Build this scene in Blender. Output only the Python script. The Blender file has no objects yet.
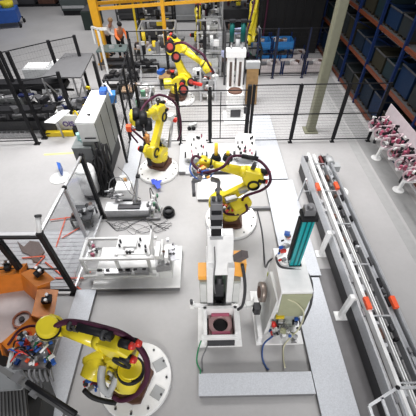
import bpy, bmesh, math, random
from mathutils import Vector, Matrix
R = random.Random(7)
C = bpy.context.scene.collection
PI = math.pi
# ---------------------------------------------------------------- camera numbers
FPX, PITCH, ROLL, YAW, CAMH = 319., math.radians(45.97), math.radians(0.75), math.radians(0.4), 6.5
def ray(px, py):
    u = px-208; v = 208-py
    c, s = math.cos(ROLL), math.sin(ROLL); u, v = u*c+v*s, -u*s+v*c
    x = u; y = FPX*math.cos(PITCH)+v*math.sin(PITCH); z = -FPX*math.sin(PITCH)+v*math.cos(PITCH)
    c, s = math.cos(YAW), math.sin(YAW)
    return x*c+y*s, -x*s+y*c, z
def at(px, py, z=0.):            # the point of height z seen at a pixel
    x, y, w = ray(px, py); t = (z-CAMH)/w
    return Vector((x*t, y*t, z))
def aty(px, py, Y):              # the point of depth Y seen at a pixel
    x, y, w = ray(px, py); t = Y/y
    return Vector((x*t, Y, CAMH+w*t))
# ---------------------------------------------------------------- materials
MATS = {}
def mat(name, rgb, rough=.5, metal=0., var=.06, scale=6., bump=0., emit=0., trans=0., coat=0.):
    if name in MATS: return MATS[name]
    m = bpy.data.materials.new(name); m.use_nodes = True; nt = m.node_tree; b = nt.nodes['Principled BSDF']
    b.inputs['Roughness'].default_value = rough; b.inputs['Metallic'].default_value = metal
    tc = nt.nodes.new('ShaderNodeTexCoord'); nz = nt.nodes.new('ShaderNodeTexNoise')
    nz.inputs['Scale'].default_value = scale; nz.inputs['Detail'].default_value = 4
    nt.links.new(tc.outputs['Object'], nz.inputs['Vector'])
    cr = nt.nodes.new('ShaderNodeValToRGB'); e = cr.color_ramp.elements
    e[0].position = .3; e[1].position = .7
    e[0].color = tuple(c*(1-var) for c in rgb)+(1,); e[1].color = tuple(min(1, c*(1+var)) for c in rgb)+(1,)
    nt.links.new(nz.outputs['Fac'], cr.inputs['Fac']); nt.links.new(cr.outputs['Color'], b.inputs['Base Color'])
    if bump:
        bp = nt.nodes.new('ShaderNodeBump'); bp.inputs['Strength'].default_value = bump
        nt.links.new(nz.outputs['Fac'], bp.inputs['Height']); nt.links.new(bp.outputs['Normal'], b.inputs['Normal'])
    if emit:
        b.inputs['Emission Color'].default_value = rgb+(1,); b.inputs['Emission Strength'].default_value = emit
    if trans:
        b.inputs['Transmission Weight'].default_value = trans
    if coat: b.inputs['Coat Weight'].default_value = coat
    if max(rgb) < .09: b.inputs['Specular IOR Level'].default_value = .22; b.inputs['Roughness'].default_value = max(rough, .55)
    MATS[name] = m; return m
white = mat('white_paint', (.86,.86,.86), .4)
offwhite = mat('offwhite_paint', (.66,.67,.66), .45)
greygreen = mat('grey_green_paint', (.36,.38,.34), .5)
khaki = mat('khaki_cover', (.36,.37,.24), .5)
yellow = mat('robot_yellow', (.74,.60,.025), .35, var=.05, coat=.3)
gantry_yellow = mat('gantry_yellow', (.72,.36,.015), .45)
safety = mat('safety_yellow', (.75,.55,.02), .5)
black = mat('black_paint', (.012,.012,.014), .45)
softblack = mat('black_rubber', (.02,.02,.022), .6)
darkgrey = mat('dark_grey_metal', (.07,.07,.075), .5, .3)
midgrey = mat('grey_metal', (.22,.22,.23), .45, .4)
grey = mat('grey_paint', (.38,.39,.40), .5)
alu = mat('brushed_aluminium', (.62,.63,.65), .35, .75, .08, 30)
steel = mat('bare_steel', (.42,.42,.43), .35, .8, .15, 12)
tread = mat('aluminium_tread', (.55,.57,.61), .45, .2, .10, 45, .25)
red = mat('red_plastic', (.62,.03,.02), .4)
redorange = mat('orange_red_plastic', (.80,.10,.03), .45)
orange = mat('orange_sheet', (.62,.19,.02), .4, var=.12)
ltorange = mat('light_orange_sheet', (.95,.45,.08), .5)
blue = mat('blue_plastic', (.02,.10,.42), .4)
blue2 = mat('blue_film', (.05,.10,.62), .5)
teal = mat('teal_casing', (.0,.30,.32), .3, var=.1, coat=.4)
hose = mat('maroon_hose', (.055,.012,.03), .4, var=.2, scale=40)
brown = mat('brown_casting', (.10,.045,.03), .6, .2, .3)
wood = mat('brown_board', (.25,.15,.06), .7, 0, .2)
pink = mat('pink_clamp', (.45,.10,.17), .5)
green = mat('green_wire', (.02,.25,.10), .5)
creamcol = mat('olive_cream_paint', (.19,.19,.135), .5)
rackblue = mat('rack_blue', (.004,.015,.07), .5)
rackorange = mat('rack_orange', (.12,.028,.009), .5)
skin = mat('skin', (.45,.25,.17), .6)
def floor_mat():
    m = bpy.data.materials.new('epoxy_floor'); m.use_nodes = True; nt = m.node_tree; b = nt.nodes['Principled BSDF']
    tc = nt.nodes.new('ShaderNodeTexCoord')
    def ns(s, d, rough=.6):
        n = nt.nodes.new('ShaderNodeTexNoise'); n.inputs['Scale'].default_value = s; n.inputs['Detail'].default_value = d
        n.inputs['Roughness'].default_value = rough; nt.links.new(tc.outputs['Object'], n.inputs['Vector']); return n
    a = ns(.7, 5); f = ns(9, 6, .7)
    mx = nt.nodes.new('ShaderNodeMath'); mx.operation = 'MULTIPLY_ADD'; mx.inputs[1].default_value = .45
    nt.links.new(f.outputs['Fac'], mx.inputs[0]); nt.links.new(a.outputs['Fac'], mx.inputs[2])
    cr = nt.nodes.new('ShaderNodeValToRGB'); e = cr.color_ramp.elements
    e[0].position = .5; e[1].position = .95; e[0].color = (.375,.368,.370,1); e[1].color = (.435,.428,.43,1)
    nt.links.new(mx.outputs[0], cr.inputs['Fac']); nt.links.new(cr.outputs['Color'], b.inputs['Base Color'])
    b.inputs['Roughness'].default_value = .38
    bp = nt.nodes.new('ShaderNodeBump'); bp.inputs['Strength'].default_value = .04
    nt.links.new(f.outputs['Fac'], bp.inputs['Height']); nt.links.new(bp.outputs['Normal'], b.inputs['Normal'])
    return m
def clear_mat():
    m = bpy.data.materials.new('clear_polycarbonate'); m.use_nodes = True; nt = m.node_tree; nt.nodes.clear()
    o = nt.nodes.new('ShaderNodeOutputMaterial'); t = nt.nodes.new('ShaderNodeBsdfTransparent'); g = nt.nodes.new('ShaderNodeBsdfGlossy')
    t.inputs['Color'].default_value = (.88,.89,.90,1); g.inputs['Roughness'].default_value = .08
    pass
    mx = nt.nodes.new('ShaderNodeMixShader'); mx.inputs[0].default_value = .07; nt.links.new(t.outputs[0], mx.inputs[1]); nt.links.new(g.outputs[0], mx.inputs[2])
    nt.links.new(mx.outputs[0], o.inputs[0]); return m
clear = clear_mat()
# ---------------------------------------------------------------- mesh builder
def catmull(P, n=6):
    P = [Vector(p) for p in P]
    if len(P) < 3: return P
    Q = [P[0]*2-P[1]]+P+[P[-1]*2-P[-2]]; out = []
    for i in range(1, len(Q)-2):
        a, b, c, d = Q[i-1:i+3]
        for k in range(n):
            t = k/n
            out.append(.5*((2*b)+(c-a)*t+(2*a-5*b+4*c-d)*t*t+(3*b-a-3*c+d)*t**3))
    out.append(P[-1]); return out
def frame(d):
    d = d.normalized(); u = d.cross(Vector((0,0,1)))
    if u.length < 1e-3: u = Vector((1,0,0))
    u.normalize(); return u, d.cross(u).normalized()
WHOLE = {'mesh_infill','ribs','cover_ribs','panel_frame','deck_rib','upright_frame'}
class B:
    def pieces(s):          # connected pieces, merged where their boxes touch
        left = set(s.bm.verts); out = []
        while left:
            st = [left.pop()]; g = [st[0]]
            while st:
                v = st.pop()
                for e in v.link_edges:
                    w_ = e.other_vert(v)
                    if w_ in left: left.remove(w_); st.append(w_); g.append(w_)
            lo = [min(v.co[i] for v in g)-.004 for i in range(3)]; hi = [max(v.co[i] for v in g)+.004 for i in range(3)]
            out.append([g, lo, hi])
        ch = True
        while ch:
            ch = False
            for i in range(len(out)):
                for j in range(i+1, len(out)):
                    a, b = out[i], out[j]
                    if all(a[1][k] <= b[2][k] and b[1][k] <= a[2][k] for k in range(3)):
                        a[0] += b[0]; a[1] = [min(x, y) for x, y in zip(a[1], b[1])]; a[2] = [max(x, y) for x, y in zip(a[2], b[2])]
                        del out[j]; ch = True; break
                if ch: break
        return [sorted(o[0], key=lambda v: v.index) for o in out]
    def __init__(s, t=None):
        s.bm = bmesh.new(); s.o = Vector(t.location) if t is not None else Vector()
        s.t = t
    def V(s, p): return s.bm.verts.new(Vector(p)-s.o)
    def F(s, vs, sm=False):
        try: f = s.bm.faces.new(vs); f.smooth = sm
        except ValueError: pass
    def box(s, x0, x1, y0, y1, z0, z1):
        return s.hexa([(x0,y0),(x1,y0),(x1,y1),(x0,y1)], z0, z1)
    def hexa(s, poly, z0, z1, sc=1.):       # prism over a plan polygon; sc tapers the top
        cx = sum(p[0] for p in poly)/len(poly); cy = sum(p[1] for p in poly)/len(poly)
        a = [s.V((p[0], p[1], z0)) for p in poly]
        b = [s.V((cx+(p[0]-cx)*sc, cy+(p[1]-cy)*sc, z1)) for p in poly]
        n = len(poly); s.F(a[::-1]); s.F(b)
        for i in range(n): s.F([a[i], a[(i+1)%n], b[(i+1)%n], b[i]])
        return s
    def obox(s, c, size, rz=0, rx=0, ry=0):
        M = Matrix.Rotation(rz,3,'Z') @ Matrix.Rotation(ry,3,'Y') @ Matrix.Rotation(rx,3,'X'); c = Vector(c)
        v = [s.V(c+M@Vector((i*size[0]/2, j*size[1]/2, k*size[2]/2))) for k in (-1,1) for i, j in ((-1,-1),(1,-1),(1,1),(-1,1))]
        s.F(v[3::-1]); s.F(v[4:])
        for i in range(4): s.F([v[i], v[(i+1)%4], v[4+(i+1)%4], v[4+i]])
        return s
    def bar(s, p, q, w=.04, h=None):
        p = Vector(p); q = Vector(q); h = h or w; u, v = frame(q-p)
        a = [s.V(p+u*i*w/2+v*j*h/2) for i, j in ((-1,-1),(1,-1),(1,1),(-1,1))]
        b = [s.V(q+u*i*w/2+v*j*h/2) for i, j in ((-1,-1),(1,-1),(1,1),(-1,1))]
        s.F(a[::-1]); s.F(b)
        for i in range(4): s.F([a[i], a[(i+1)%4], b[(i+1)%4], b[i]])
        return s
    def cyl(s, p, q, r, r2=None, n=16, caps=True):
        p = Vector(p); q = Vector(q); r2 = r if r2 is None else r2; u, v = frame(q-p)
        cs = [(math.cos(2*PI*i/n), math.sin(2*PI*i/n)) for i in range(n)]
        a = [s.V(p+(u*c+v*d)*r) for c, d in cs]; b = [s.V(q+(u*c+v*d)*r2) for c, d in cs]
        if caps: s.F(a[::-1]); s.F(b)
        for i in range(n): s.F([a[i], a[(i+1)%n], b[(i+1)%n], b[i]], n > 5)
        return s
    def tube(s, pts, r, n=8, sm=6, fn=None):
        P = catmull(pts, sm); rings = []
        for i, p in enumerate(P):
            d = (P[min(i+1, len(P)-1)]-P[max(i-1, 0)])
            u, v = frame(d)
            if i:
                u = (pu-d.normalized()*pu.dot(d.normalized())).normalized(); v = d.normalized().cross(u)
            pu = u; rr = r if fn is None else fn(i/(len(P)-1))
            rings.append([s.V(p+(u*math.cos(2*PI*k/n)+v*math.sin(2*PI*k/n))*rr) for k in range(n)])
        for a, b in zip(rings, rings[1:]):
            for k in range(n): s.F([a[k], a[(k+1)%n], b[(k+1)%n], b[k]], True)
        s.F(rings[0][::-1]); s.F(rings[-1]); return s
    def ball(s, c, r, sc=(1,1,1), n=12, rz=0):
        c = Vector(c); M = Matrix.Rotation(rz,3,'Z'); rings = []
        for i in range(1, n//2+1-1+1):
            t = PI*i/(n//2+1)
            rings.append([s.V(c+M@Vector((r*sc[0]*math.sin(t)*math.cos(2*PI*k/n), r*sc[1]*math.sin(t)*math.sin(2*PI*k/n), r*sc[2]*math.cos(t)))) for k in range(n)])
        a = s.V(c+Vector((0,0,r*sc[2]))); b = s.V(c-Vector((0,0,r*sc[2])))
        for k in range(n):
            s.F([a, rings[0][k], rings[0][(k+1)%n]], True); s.F([b, rings[-1][(k+1)%n], rings[-1][k]], True)
        for p, q in zip(rings, rings[1:]):
            for k in range(n): s.F([p[k], q[k], q[(k+1)%n], p[(k+1)%n]], True)
        return s
    def ring(s, c, ax, ro, ri, h, n=24):
        c = Vector(c); ax = Vector(ax).normalized(); u, v = frame(ax)
        L = []
        for rr, hh in ((ro,-h/2),(ro,h/2),(ri,h/2),(ri,-h/2)):
            L.append([s.V(c+ax*hh+(u*math.cos(2*PI*k/n)+v*math.sin(2*PI*k/n))*rr) for k in range(n)])
        for j in range(4):
            a, b = L[j], L[(j+1)%4]
            for k in range(n): s.F([a[k], a[(k+1)%n], b[(k+1)%n], b[k]], j in (0,2))
        return s
    def plate(s, poly, n, h):       # polygon in 3-D given as points, thickened by h along n
        n = Vector(n).normalized()*h; a = [s.V(p) for p in poly]; b = [s.V(Vector(p)+n) for p in poly]; k = len(a)
        s.F(a[::-1]); s.F(b)
        for i in range(k): s.F([a[i], a[(i+1)%k], b[(i+1)%k], b[i]])
        return s
    def out(s, name, m, parent='t', bev=0, **tags):
        bmesh.ops.recalc_face_normals(s.bm, faces=s.bm.faces); s.bm.verts.index_update()
        p = s.t if parent == 't' else parent
        if p is not None and name not in WHOLE:
            gs = s.pieces()
            if len(gs) > 1:
                first = None
                for g in gs:
                    me = bpy.data.meshes.new(name); nb = bmesh.new(); mp = {}
                    for v in g: mp[v] = nb.verts.new(v.co)
                    seen = set()
                    for v in g:
                        for f in v.link_faces:
                            if f not in seen: seen.add(f); nf = nb.faces.new([mp[w_] for w_ in f.verts]); nf.smooth = f.smooth
                    nb.to_mesh(me); nb.free(); me.materials.append(m); o = bpy.data.objects.new(name, me); C.objects.link(o); o.parent = p
                    if bev: md = o.modifiers.new('bevel', 'BEVEL'); md.width = bev; md.segments = 2; md.limit_method = 'ANGLE'
                    for k, v in tags.items(): o[k] = v
                    first = first or o
                s.bm.free(); return first
        me = bpy.data.meshes.new(name); s.bm.to_mesh(me); s.bm.free(); me.materials.append(m)
        o = bpy.data.objects.new(name, me); C.objects.link(o)
        if p is not None: o.parent = p
        if bev:
            md = o.modifiers.new('bevel', 'BEVEL'); md.width = bev; md.segments = 2; md.limit_method = 'ANGLE'
        for k, v in tags.items(): o[k] = v
        return o
def thing(name, label, cat, loc=(0,0,0), rz=0, group=None):
    o = bpy.data.objects.new(name, None); C.objects.link(o); o.location = loc; o.rotation_euler = (0,0,rz)
    o.empty_display_size = .1; o['label'] = label; o['category'] = cat
    if group: o['group'] = group
    return o
def tag(o, label, cat, group=None):
    o['label'] = label; o['category'] = cat
    if group: o['group'] = group
    return o
def solo(b, name, m, label, cat, group=None, bev=0):
    return tag(b.out(name, m, None, bev), label, cat, group)
def struct(b, name, m):
    return b.out(name, m, None, kind='structure')
def copy_tree(o, parent=None):
    c = o.copy(); C.objects.link(c)
    if parent is not None: c.parent = parent
    for ch in list(o.children): copy_tree(ch, c)
    return c
def dup(o, loc, rz, label, group=None):
    c = copy_tree(o); c.location = loc; c.rotation_euler = (0,0,rz); c['label'] = label
    if group: c['group'] = group
    return c
def L2W(o, p):
    c, s = math.cos(o.rotation_euler[2]), math.sin(o.rotation_euler[2])
    return Vector((o.location[0]+p[0]*c-p[1]*s, o.location[1]+p[0]*s+p[1]*c, o.location[2]+p[2]))
def W2L(o, p):
    c, s = math.cos(-o.rotation_euler[2]), math.sin(-o.rotation_euler[2]); d = Vector(p)-Vector(o.location)
    return Vector((d.x*c-d.y*s, d.x*s+d.y*c, d.z))

def proj(p):             # pixel of a point, to know what the frame holds
    d = Vector(p)-Vector((0,0,CAMH)); f_ = Vector(ray(208,208)).normalized(); r_ = (Vector(ray(308,208))-Vector(ray(208,208))).normalized(); u_ = r_.cross(f_)
    k = FPX/max(.01, d.dot(f_)); return 208+d.dot(r_)*k, 208-d.dot(u_)*k
# ================================================================ SETTING
fl = B(); fl.box(-26, 22, -4, 46, -.1, 0); fo = struct(fl, 'floor', floor_mat())
struct(B().box(5.02, 5.28, -1, 15.5, 0, .004), 'trim_1', mat('floor_band_grey', (.36,.36,.36), .5))
struct(B().box(5.36, 5.95, -1, 15.5, 0, .004), 'trim_2', mat('floor_band_dark', (.29,.29,.29), .5))
a, b = at(44,147), at(80,160)
struct(B().plate([at(44,154),at(44,155.5),at(84,153),at(84,151.5)], (0,0,1), .004), 'trim_3', mat('faded_yellow_line', (.62,.58,.22), .6))
# ================================================================ camera, world, lights
cam = bpy.data.cameras.new('camera'); co = bpy.data.objects.new('camera', cam); C.objects.link(co)
cam.sensor_width = 36; cam.sensor_fit = 'HORIZONTAL'; cam.lens = 36*FPX/416; cam.clip_end = 200
fwd = Vector(ray(208,208)).normalized(); rt = (Vector(ray(308,208))-Vector(ray(208,208))).normalized(); up = rt.cross(fwd)
M = Matrix((rt, up, -fwd)).transposed().to_4x4(); M.translation = (0,0,CAMH); co.matrix_world = M
bpy.context.scene.camera = co
w = bpy.data.worlds.new('hall'); bpy.context.scene.world = w; w.use_nodes = True
w.node_tree.nodes['Background'].inputs[0].default_value = (.80,.86,1,1); w.node_tree.nodes['Background'].inputs[1].default_value = .10
def lamp(x, y, z, sx, sy, e, col=(1,.985,.97), spread=140, tilt=0):
    l = bpy.data.lights.new('hall_or_fill_lamp', 'AREA'); l.shape = 'RECTANGLE'; l.size = sx; l.size_y = sy; l.energy = e; l.color = col; l.spread = math.radians(spread)
    o = bpy.data.objects.new('hall_or_fill_lamp', l); C.objects.link(o); o.location = (x,y,z); o.rotation_euler = (math.radians(tilt),0,0); return o
lamp(-.4, 10.6, 9.5, 9, 5, 900, spread=110)
lamp(4.2, 6.0, 9.5, 1.2, 8, 110, spread=80)
lamp(.3, -9, 6.5, 6, 2, 400, spread=95, tilt=74)  # unseen fill lamp added behind the camera to brighten front faces
lamp(-7, 10, 9.5, 6, 3, 520, spread=130)
lamp(-5, 22, 10, 14, 2, 640, spread=130)
vs = bpy.context.scene.view_settings
vs.view_transform = 'Standard'; vs.look = 'None'; vs.gamma = 1; vs.use_curve_mapping = False; vs.exposure = 0.05

# ================================================================ ROBOTS
def pose(j2, j3, p):
    S = (.312, .67+p); E = (S[0]+1.075*math.sin(j2), S[1]+1.075*math.cos(j2))
    f = (math.cos(j3), math.sin(j3)); n = (-math.sin(j3), math.cos(j3))
    A = (E[0]+.225*n[0], E[1]+.225*n[1]); W = (A[0]+1.28*f[0], A[1]+1.28*f[1])
    return S, E, A, W, f, n
def robot(label, loc, th, j2, j3, p=.12, wristdrop=-60, hose_pts=None, group='yellow six-axis robots', hr=.035, sc=1., ws=1.):
    t = thing('industrial_robot', label, 'robot', (loc[0], loc[1], .0), math.radians(th), group)
    S, E, A, W, f, n = pose(math.radians(j2), math.radians(j3), p)
    P = lambda s, y=0: Vector((s[0], y, s[1]))
    off = lambda s, a, b: (s[0]+f[0]*a+n[0]*b, s[1]+f[1]*a+n[1]*b)
    def b(): 
        q = B(); q.t = t; return q
    # foot casting
    q = b(); q.hexa([(-.33,-.27),(-.2,-.33),(.25,-.33),(.33,-.2),(.33,.2),(.25,.33),(-.2,.33),(-.33,.27)], p-.02, p+.07)
    q.hexa([(-.30,-.2),(.2,-.26),(.27,0),(.2,.26),(-.30,.2)], p+.07, p+.25, .85); q.out('base_foot', brown, bev=.01)
    q = b(); q.cyl((0,0,p+.22),(0,0,p+.34),.27,.26,24); q.out('base_collar', yellow)
    # turret
    q = b(); q.cyl((0,0,p+.34),(0,0,p+.46),.31,.29,24)
    q.plate([(-.28,-.24,p+.44),(.42,-.24,p+.44),(.48,-.24,p+.72),(.32,-.24,p+.86),(.05,-.24,p+.80),(-.22,-.24,p+.60)], (0,1,0), .17)
    q.plate([(-.24,.10,p+.44),(.30,.10,p+.44),(.30,.10,p+.60),(.05,.10,p+.72),(-.2,.10,p+.62)], (0,1,0), .14)
    q.box(-.30,.06,-.10,.14,p+.44,p+.60)
    q.out('turret', yellow, bev=.02)
    q = b(); q.cyl((-.12,.0,p+.56),(-.12,.0,p+.80),.085,.085,16); q.cyl((-.12,0,p+.80),(-.12,0,p+.90),.06,.06,12)
    q.cyl((S[0],-.25,S[1]),(S[0],-.42,S[1]),.10,.10,16); am = q.out('axis_motor', black)
    q = b(); q.cyl((-.12,.0,p+.90),(-.12,.0,p+.94),.07,.07,12); q.cyl((S[0],-.42,S[1]),(S[0],-.47,S[1]),.075,.075,12); q.box(-.17,-.07,.14,.2,p+.55,p+.62)
    q.out('motor_connector', red, am)
    # upper arm (a casting with round ends beside the turret)
    d = Vector((E[0]-S[0], 0, E[1]-S[1])).normalized(); nn = Vector((-d.z, 0, d.x))
    q = b(); PS, PE = P(S), P(E)
    q.cyl(P(S,-.10), P(S,.14), .24, .24, 24); q.cyl(P(E,-.09), P(E,.11), .16, .16, 24)
    q.plate([P(S,-.06)+nn*.19+d*.05, P(S,-.06)+nn*.12+d*.35, P(E,-.06)+nn*.10-d*.2, P(E,-.06)+nn*.14, P(E,-.06)-nn*.14, P(E,-.06)-nn*.11-d*.25, P(S,-.06)-nn*.14+d*.35, P(S,-.06)-nn*.2+d*.05], (0,1,0), .17)
    ua = q.out('upper_arm', yellow, bev=.02)
    q = b(); q.ring(P(E,.13), (0,1,0), .145, .10, .05); q.ring(P(S,.14), (0,1,0), .16, .1, .04); q.out('joint_ring', softblack, ua)
    # balancer beside the arm
    q = b(); bp = Vector((-.18, .20, p+.62)); be = P(S,.20)+d*.45
    q.cyl(bp, bp+(be-bp)*.75, .075, .075, 14); q.cyl(bp+(be-bp)*.75, be, .03, .03, 10); q.out('balancer', grey)
    # elbow casting + forearm
    q = b()
    q.plate([P(off(E,-.14,-.12),-.12), P(off(E,.14,-.13),-.12), P(off(E,.32,.10),-.12), P(off(E,.32,.35),-.12), P(off(E,-.06,.36),-.12), P(off(E,-.20,.2),-.12)], (0,1,0), .24)
    q.cyl(P(E,-.20), P(E,.0), .17, .17, 24); q.out('elbow_housing', yellow, bev=.03)
    q = b(); q.cyl(P(off(A,.28,0)), P(off(A,.42,0)), .15, .12, 20); q.cyl(P(off(A,.42,0)), P(off(A,1.02,0)), .12, .088, 20)
    q.cyl(P(off(A,1.02,0)), P(off(A,1.10,0)), .095, .115, 20); q.out('forearm', yellow)
    q = b(); q.cyl(P(off(A,1.10,0)), P(off(A,1.135,0)), .125, .125, 20); q.out('wrist_band', softblack)
    # rear motors with red connectors
    q = b()
    for y, h in ((-.11,.09),(.09,.02),(-.01,.22)): q.cyl(P(off(A,-.05,h-.08),y), P(off(A,-.22,h-.08),y), .06, .06, 12)
    wm = q.out('wrist_motor', black)
    q = b()
    for y, h in ((-.11,.09),(.09,.02),(-.01,.22)): q.cyl(P(off(A,-.22,h-.08),y), P(off(A,-.28,h-.08),y), .055, .045, 12)
    q.out('motor_connector', red, wm)
    # wrist
    a5 = math.radians(j3+wristdrop); g = (math.cos(a5), math.sin(a5))
    w2 = (W[0]+g[0]*.2, W[1]+g[1]*.2)
    q = b(); q.cyl(P(off(A,1.135,0)), P(off(A,1.22,0)), .115, .10, 20); q.cyl(P(W,-.13), P(W,.13), .14*ws, .14*ws, 20)
    q.ball(P(W), .15*ws, (1,1.15,1), 16); q.cyl(P(W), P(w2), .09, .08, 18); q.out('wrist', yellow)
    q = b(); q.cyl(P(w2), P((w2[0]+g[0]*.05, w2[1]+g[1]*.05)), .085, .085, 18); q.out('tool_flange', steel)
    # hose package
    if hose_pts is None:
        hp = [Vector((-.25,.28,p+.35)), P(off(E,-.45,-.35),.30), P(off(A,-.55,.15),.16), P(off(A,-.1,.33),.05), P(off(A,.5,.25),.02), P(off(A,.95,.22),.0), P(off(W,.05,.26),.0), P(w2)+Vector((.04,.1,.04))]
    else: hp = [W2L(t, x)/sc for x in hose_pts]
    q = b(); q.tube(hp, hr, 10); hpo = q.out('hose_package', hose)
    q = b()
    for k in (.15,.75): q.bar(P(off(A,k,.10),0), P(off(A,k,.27),0), .03, .10)
    q.ring(P(off(A,.15,.27)), (f[0],0,f[1]), .07, .045, .05, 12); q.ring(P(off(A,.75,.25)), (f[0],0,f[1]), .07, .045, .05, 12); q.out('hose_bracket', darkgrey, hpo)
    t.scale = (sc,)*3
    return t, L2W(t, P(w2)*sc), L2W(t, P(A)*sc), L2W(t, P(W)*sc)
def plinth(loc, r, label, spots=12, h=.1, patches=()):
    t = thing('mounting_plinth', label, 'robot plinth', (loc[0], loc[1], 0), 0, 'round white robot plinths')
    q = B(); q.t = t; q.cyl((0,0,0),(0,0,h-.02),r,r,48); q.cyl((0,0,h-.02),(0,0,h),r,r-.015,48); dsk = q.out('disc', white)
    q = B(); q.t = t
    for k in range(spots):
        a = 2*PI*k/spots; q.cyl((r*.86*math.cos(a), r*.86*math.sin(a), h), (r*.86*math.cos(a), r*.86*math.sin(a), h+.02), .022, .022, 8)
    q.out('bolt', darkgrey, dsk)
    for (x, y, sx, sy, rz) in patches:
        q = B(); q.t = t; q.obox((x,y,h+.006),(sx,sy,.012),rz); q.out('steel_patch', grey)
    return t
# centre right robot
plinth((.66,5.8), .70, 'round white plinth with red bolt spots under the centre robot', 12)
t = B(); t.t = None
for k, (px, py) in enumerate(((209,219),(210,227),(213,232),(216,212),(207,213))):
    pass
rR, fR, aR, wR = robot('yellow robot in the centre, arm folded low reaching left over the white plates', (.61,5.72), 176, -50, 15, hr=.032, ws=.72, hose_pts=[
    at(247,211,.7), at(243,198,1.2), at(262,190,1.6), at(270,182,2.0), at(268,170,2.2), at(258,160,2.25), at(242,156,2.25), at(231,157,2.2), at(224,166,2.2), at(213,171,2.2), at(202,172,2.1), at(192,162,2.1), at(196,156,2.1), at(206,162,2.1)])
# front left robot
plinth((-1.36,1.86), .66, 'round white plinth with grey patches at the front left', 12, patches=((.42,.22,.22,.20,.5),(.42,-.25,.2,.2,-.5)))
rF, fF, aF, wF = robot('yellow robot at the front left, forearm stretched left over the orange turntable', (-1.43,1.80), 160, -31, -11, hose_pts=[
    at(113,396,.7), at(122,400,.7), at(136,394,.9), at(146,380,1.2), at(147,362,1.6), at(138,346,1.9), at(122,334,2.1), at(100,327,2.12), at(82,323,2.1), at(66,322,2.0), at(54,327,1.95)], hr=.045)
# middle left robot
plinth((-1.5,7.95), .64, 'round white plinth under the middle left robot', 12)
rL, fL, aL, wL = robot('yellow robot at the middle left, wrist turned towards the camera over a white bench', (-1.47,8.2), -113, -41, 15, hose_pts=[
    at(178,140,.5), at(181,130,.9), at(179,112,1.5), at(172,100,2.0), at(160,95,2.2), at(151,99,2.3), at(144,106,2.35), at(140,116,2.3), at(143,128,2.0)])
# back robot
plinth((-1.05,12.65), .65, 'round white plinth under the tall robot behind the fence', 12)
rB, fB, aB, wB = robot('tall yellow robot behind the mesh fence, arm raised and reaching right', (-1.12,12.72), -12, -20, -34, sc=1.13, hr=.035, hose_pts=[at(170,52,2.3), at(175,44,2.5), at(184,43,2.7), at(193,48,2.6), at(203,55,2.4), at(209,65,2.1), at(214,73,1.8)])
# two far robots
rT, fT, aT, wT = robot('far yellow robot between grey racks at the top, arm hanging down', (-.2,18.4), -95, -10, -60, group='far yellow robots')
rU, fU, aU, wU = robot('far yellow robot beside the teal cylinders, with dark cables', (2.5,17.0), -110, -10, -50, group='far yellow robots', sc=1.3)

def tool_gripper(name, label, base, cols, n=14, size=.3, seed=1, down=.3):
    r = random.Random(seed); t = thing(name, label, 'gripper', base)
    q = B(t); x, y, z = base; q.box(x-size*.5, x+size*.5, y-size*.35, y+size*.35, z-.05, z); q.bar((x-size*.5,y,z-.05),(x-size*.6,y,z-down),.06); q.bar((x+size*.5,y,z-.05),(x+size*.6,y,z-down),.06)
    q.out('frame', steel)
    for k in range(n):
        q = B(t); c = (x+r.uniform(-.55,.55)*size, y+r.uniform(-.5,.5)*size, z-r.uniform(-.03,down)); s = r.uniform(.04,.10)
        if k % 3: q.obox(c, (s, s*.7, s*1.3), r.uniform(0,3))
        else: q.cyl(c, (c[0], c[1]+s, c[2]+.02), s*.4, n=10)
        q.out(['valve','pneumatic_cylinder','sensor_block'][k%3], cols[k%len(cols)])
    return t
# tools in the robots' hands
t = [o for o in C.objects if o.name.startswith('industrial_robot') and 'front left' in o.get('label','')][0]
def LQ(): q = B(); q.t = t; return q
L = lambda px, py, z: W2L(t, at(px,py,z))
q = LQ(); q.tube([L(112,358,1.0), L(104,362,1.02), L(95,368,1.0), L(90,378,.95)], .20, 14, fn=lambda u: .20-.05*abs(u-.4)); q.out('counterbalance_housing', yellow)
q = LQ(); q.tube([L(86,362,1.05), L(98,356,1.15), L(106,355,1.2)], .09, 10); q.cyl(L(120,350,1.3),L(112,357,1.2),.08,.1,12); q.out('cast_arm', yellow)
q = LQ(); q.cyl(L(129,381,.95), L(131,369,1.32), .21, .20, 28); dr = q.out('drive_drum', yellow, bev=.012)
q = LQ(); q.cyl(L(131,371,1.26), L(131,369,1.33), .215, .205, 28); q.out('drum_band', black, dr); q = LQ(); q.cyl(L(131,369,1.33), L(131,368,1.36), .17, .16, 28); q.out('drum_cap', yellow, dr)
q = LQ(); q.tube([L(103,366,1.25), L(101,376,1.2), L(103,388,1.0), L(110,394,.8)], .06, 10); q.tube([L(117,376,1.2), L(113,386,1.05), L(108,394,.8)], .05, 10); q.out('grey_conduit', grey)
r = random.Random(77)
for k in range(12): q = LQ(); s = r.uniform(.03,.06); q.obox(L(r.uniform(84,98), r.uniform(378,390), r.uniform(.8,.9)), (s*1.6,s,s), r.uniform(0,3)); q.out('cable_plug', (blue,red,darkgrey,steel,blue,hose)[k%6])
q = LQ(); q.tube([L(84,390,.75), L(92,397,.6), L(104,401,.5), L(116,403,.5)], .04, 8); q.out('dark_conduit', softblack)
q = LQ(); q.cyl(L(78,327,2.1), L(113,336,2.12), .06, .06, 14); q.out('hose_sleeve', black)
q = LQ(); q.cyl(L(49,330,1.78), L(47,325,2.02), .17, .15, 24); wc = q.out('wrist_cap', yellow, bev=.02); q = LQ(); q.cyl(L(49,328.5,1.87), L(49,328,1.90), .175, .17, 24); q.out('cap_band', black, wc)
t = rR
q = LQ(); q.plate([W2L(t, at(*p)) for p in ((229,206,.95),(247,199,1.0),(252,206,.95),(235,216,.85))], (0,0,1), .16); q.out('drive_housing', yellow, bev=.03)
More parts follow.
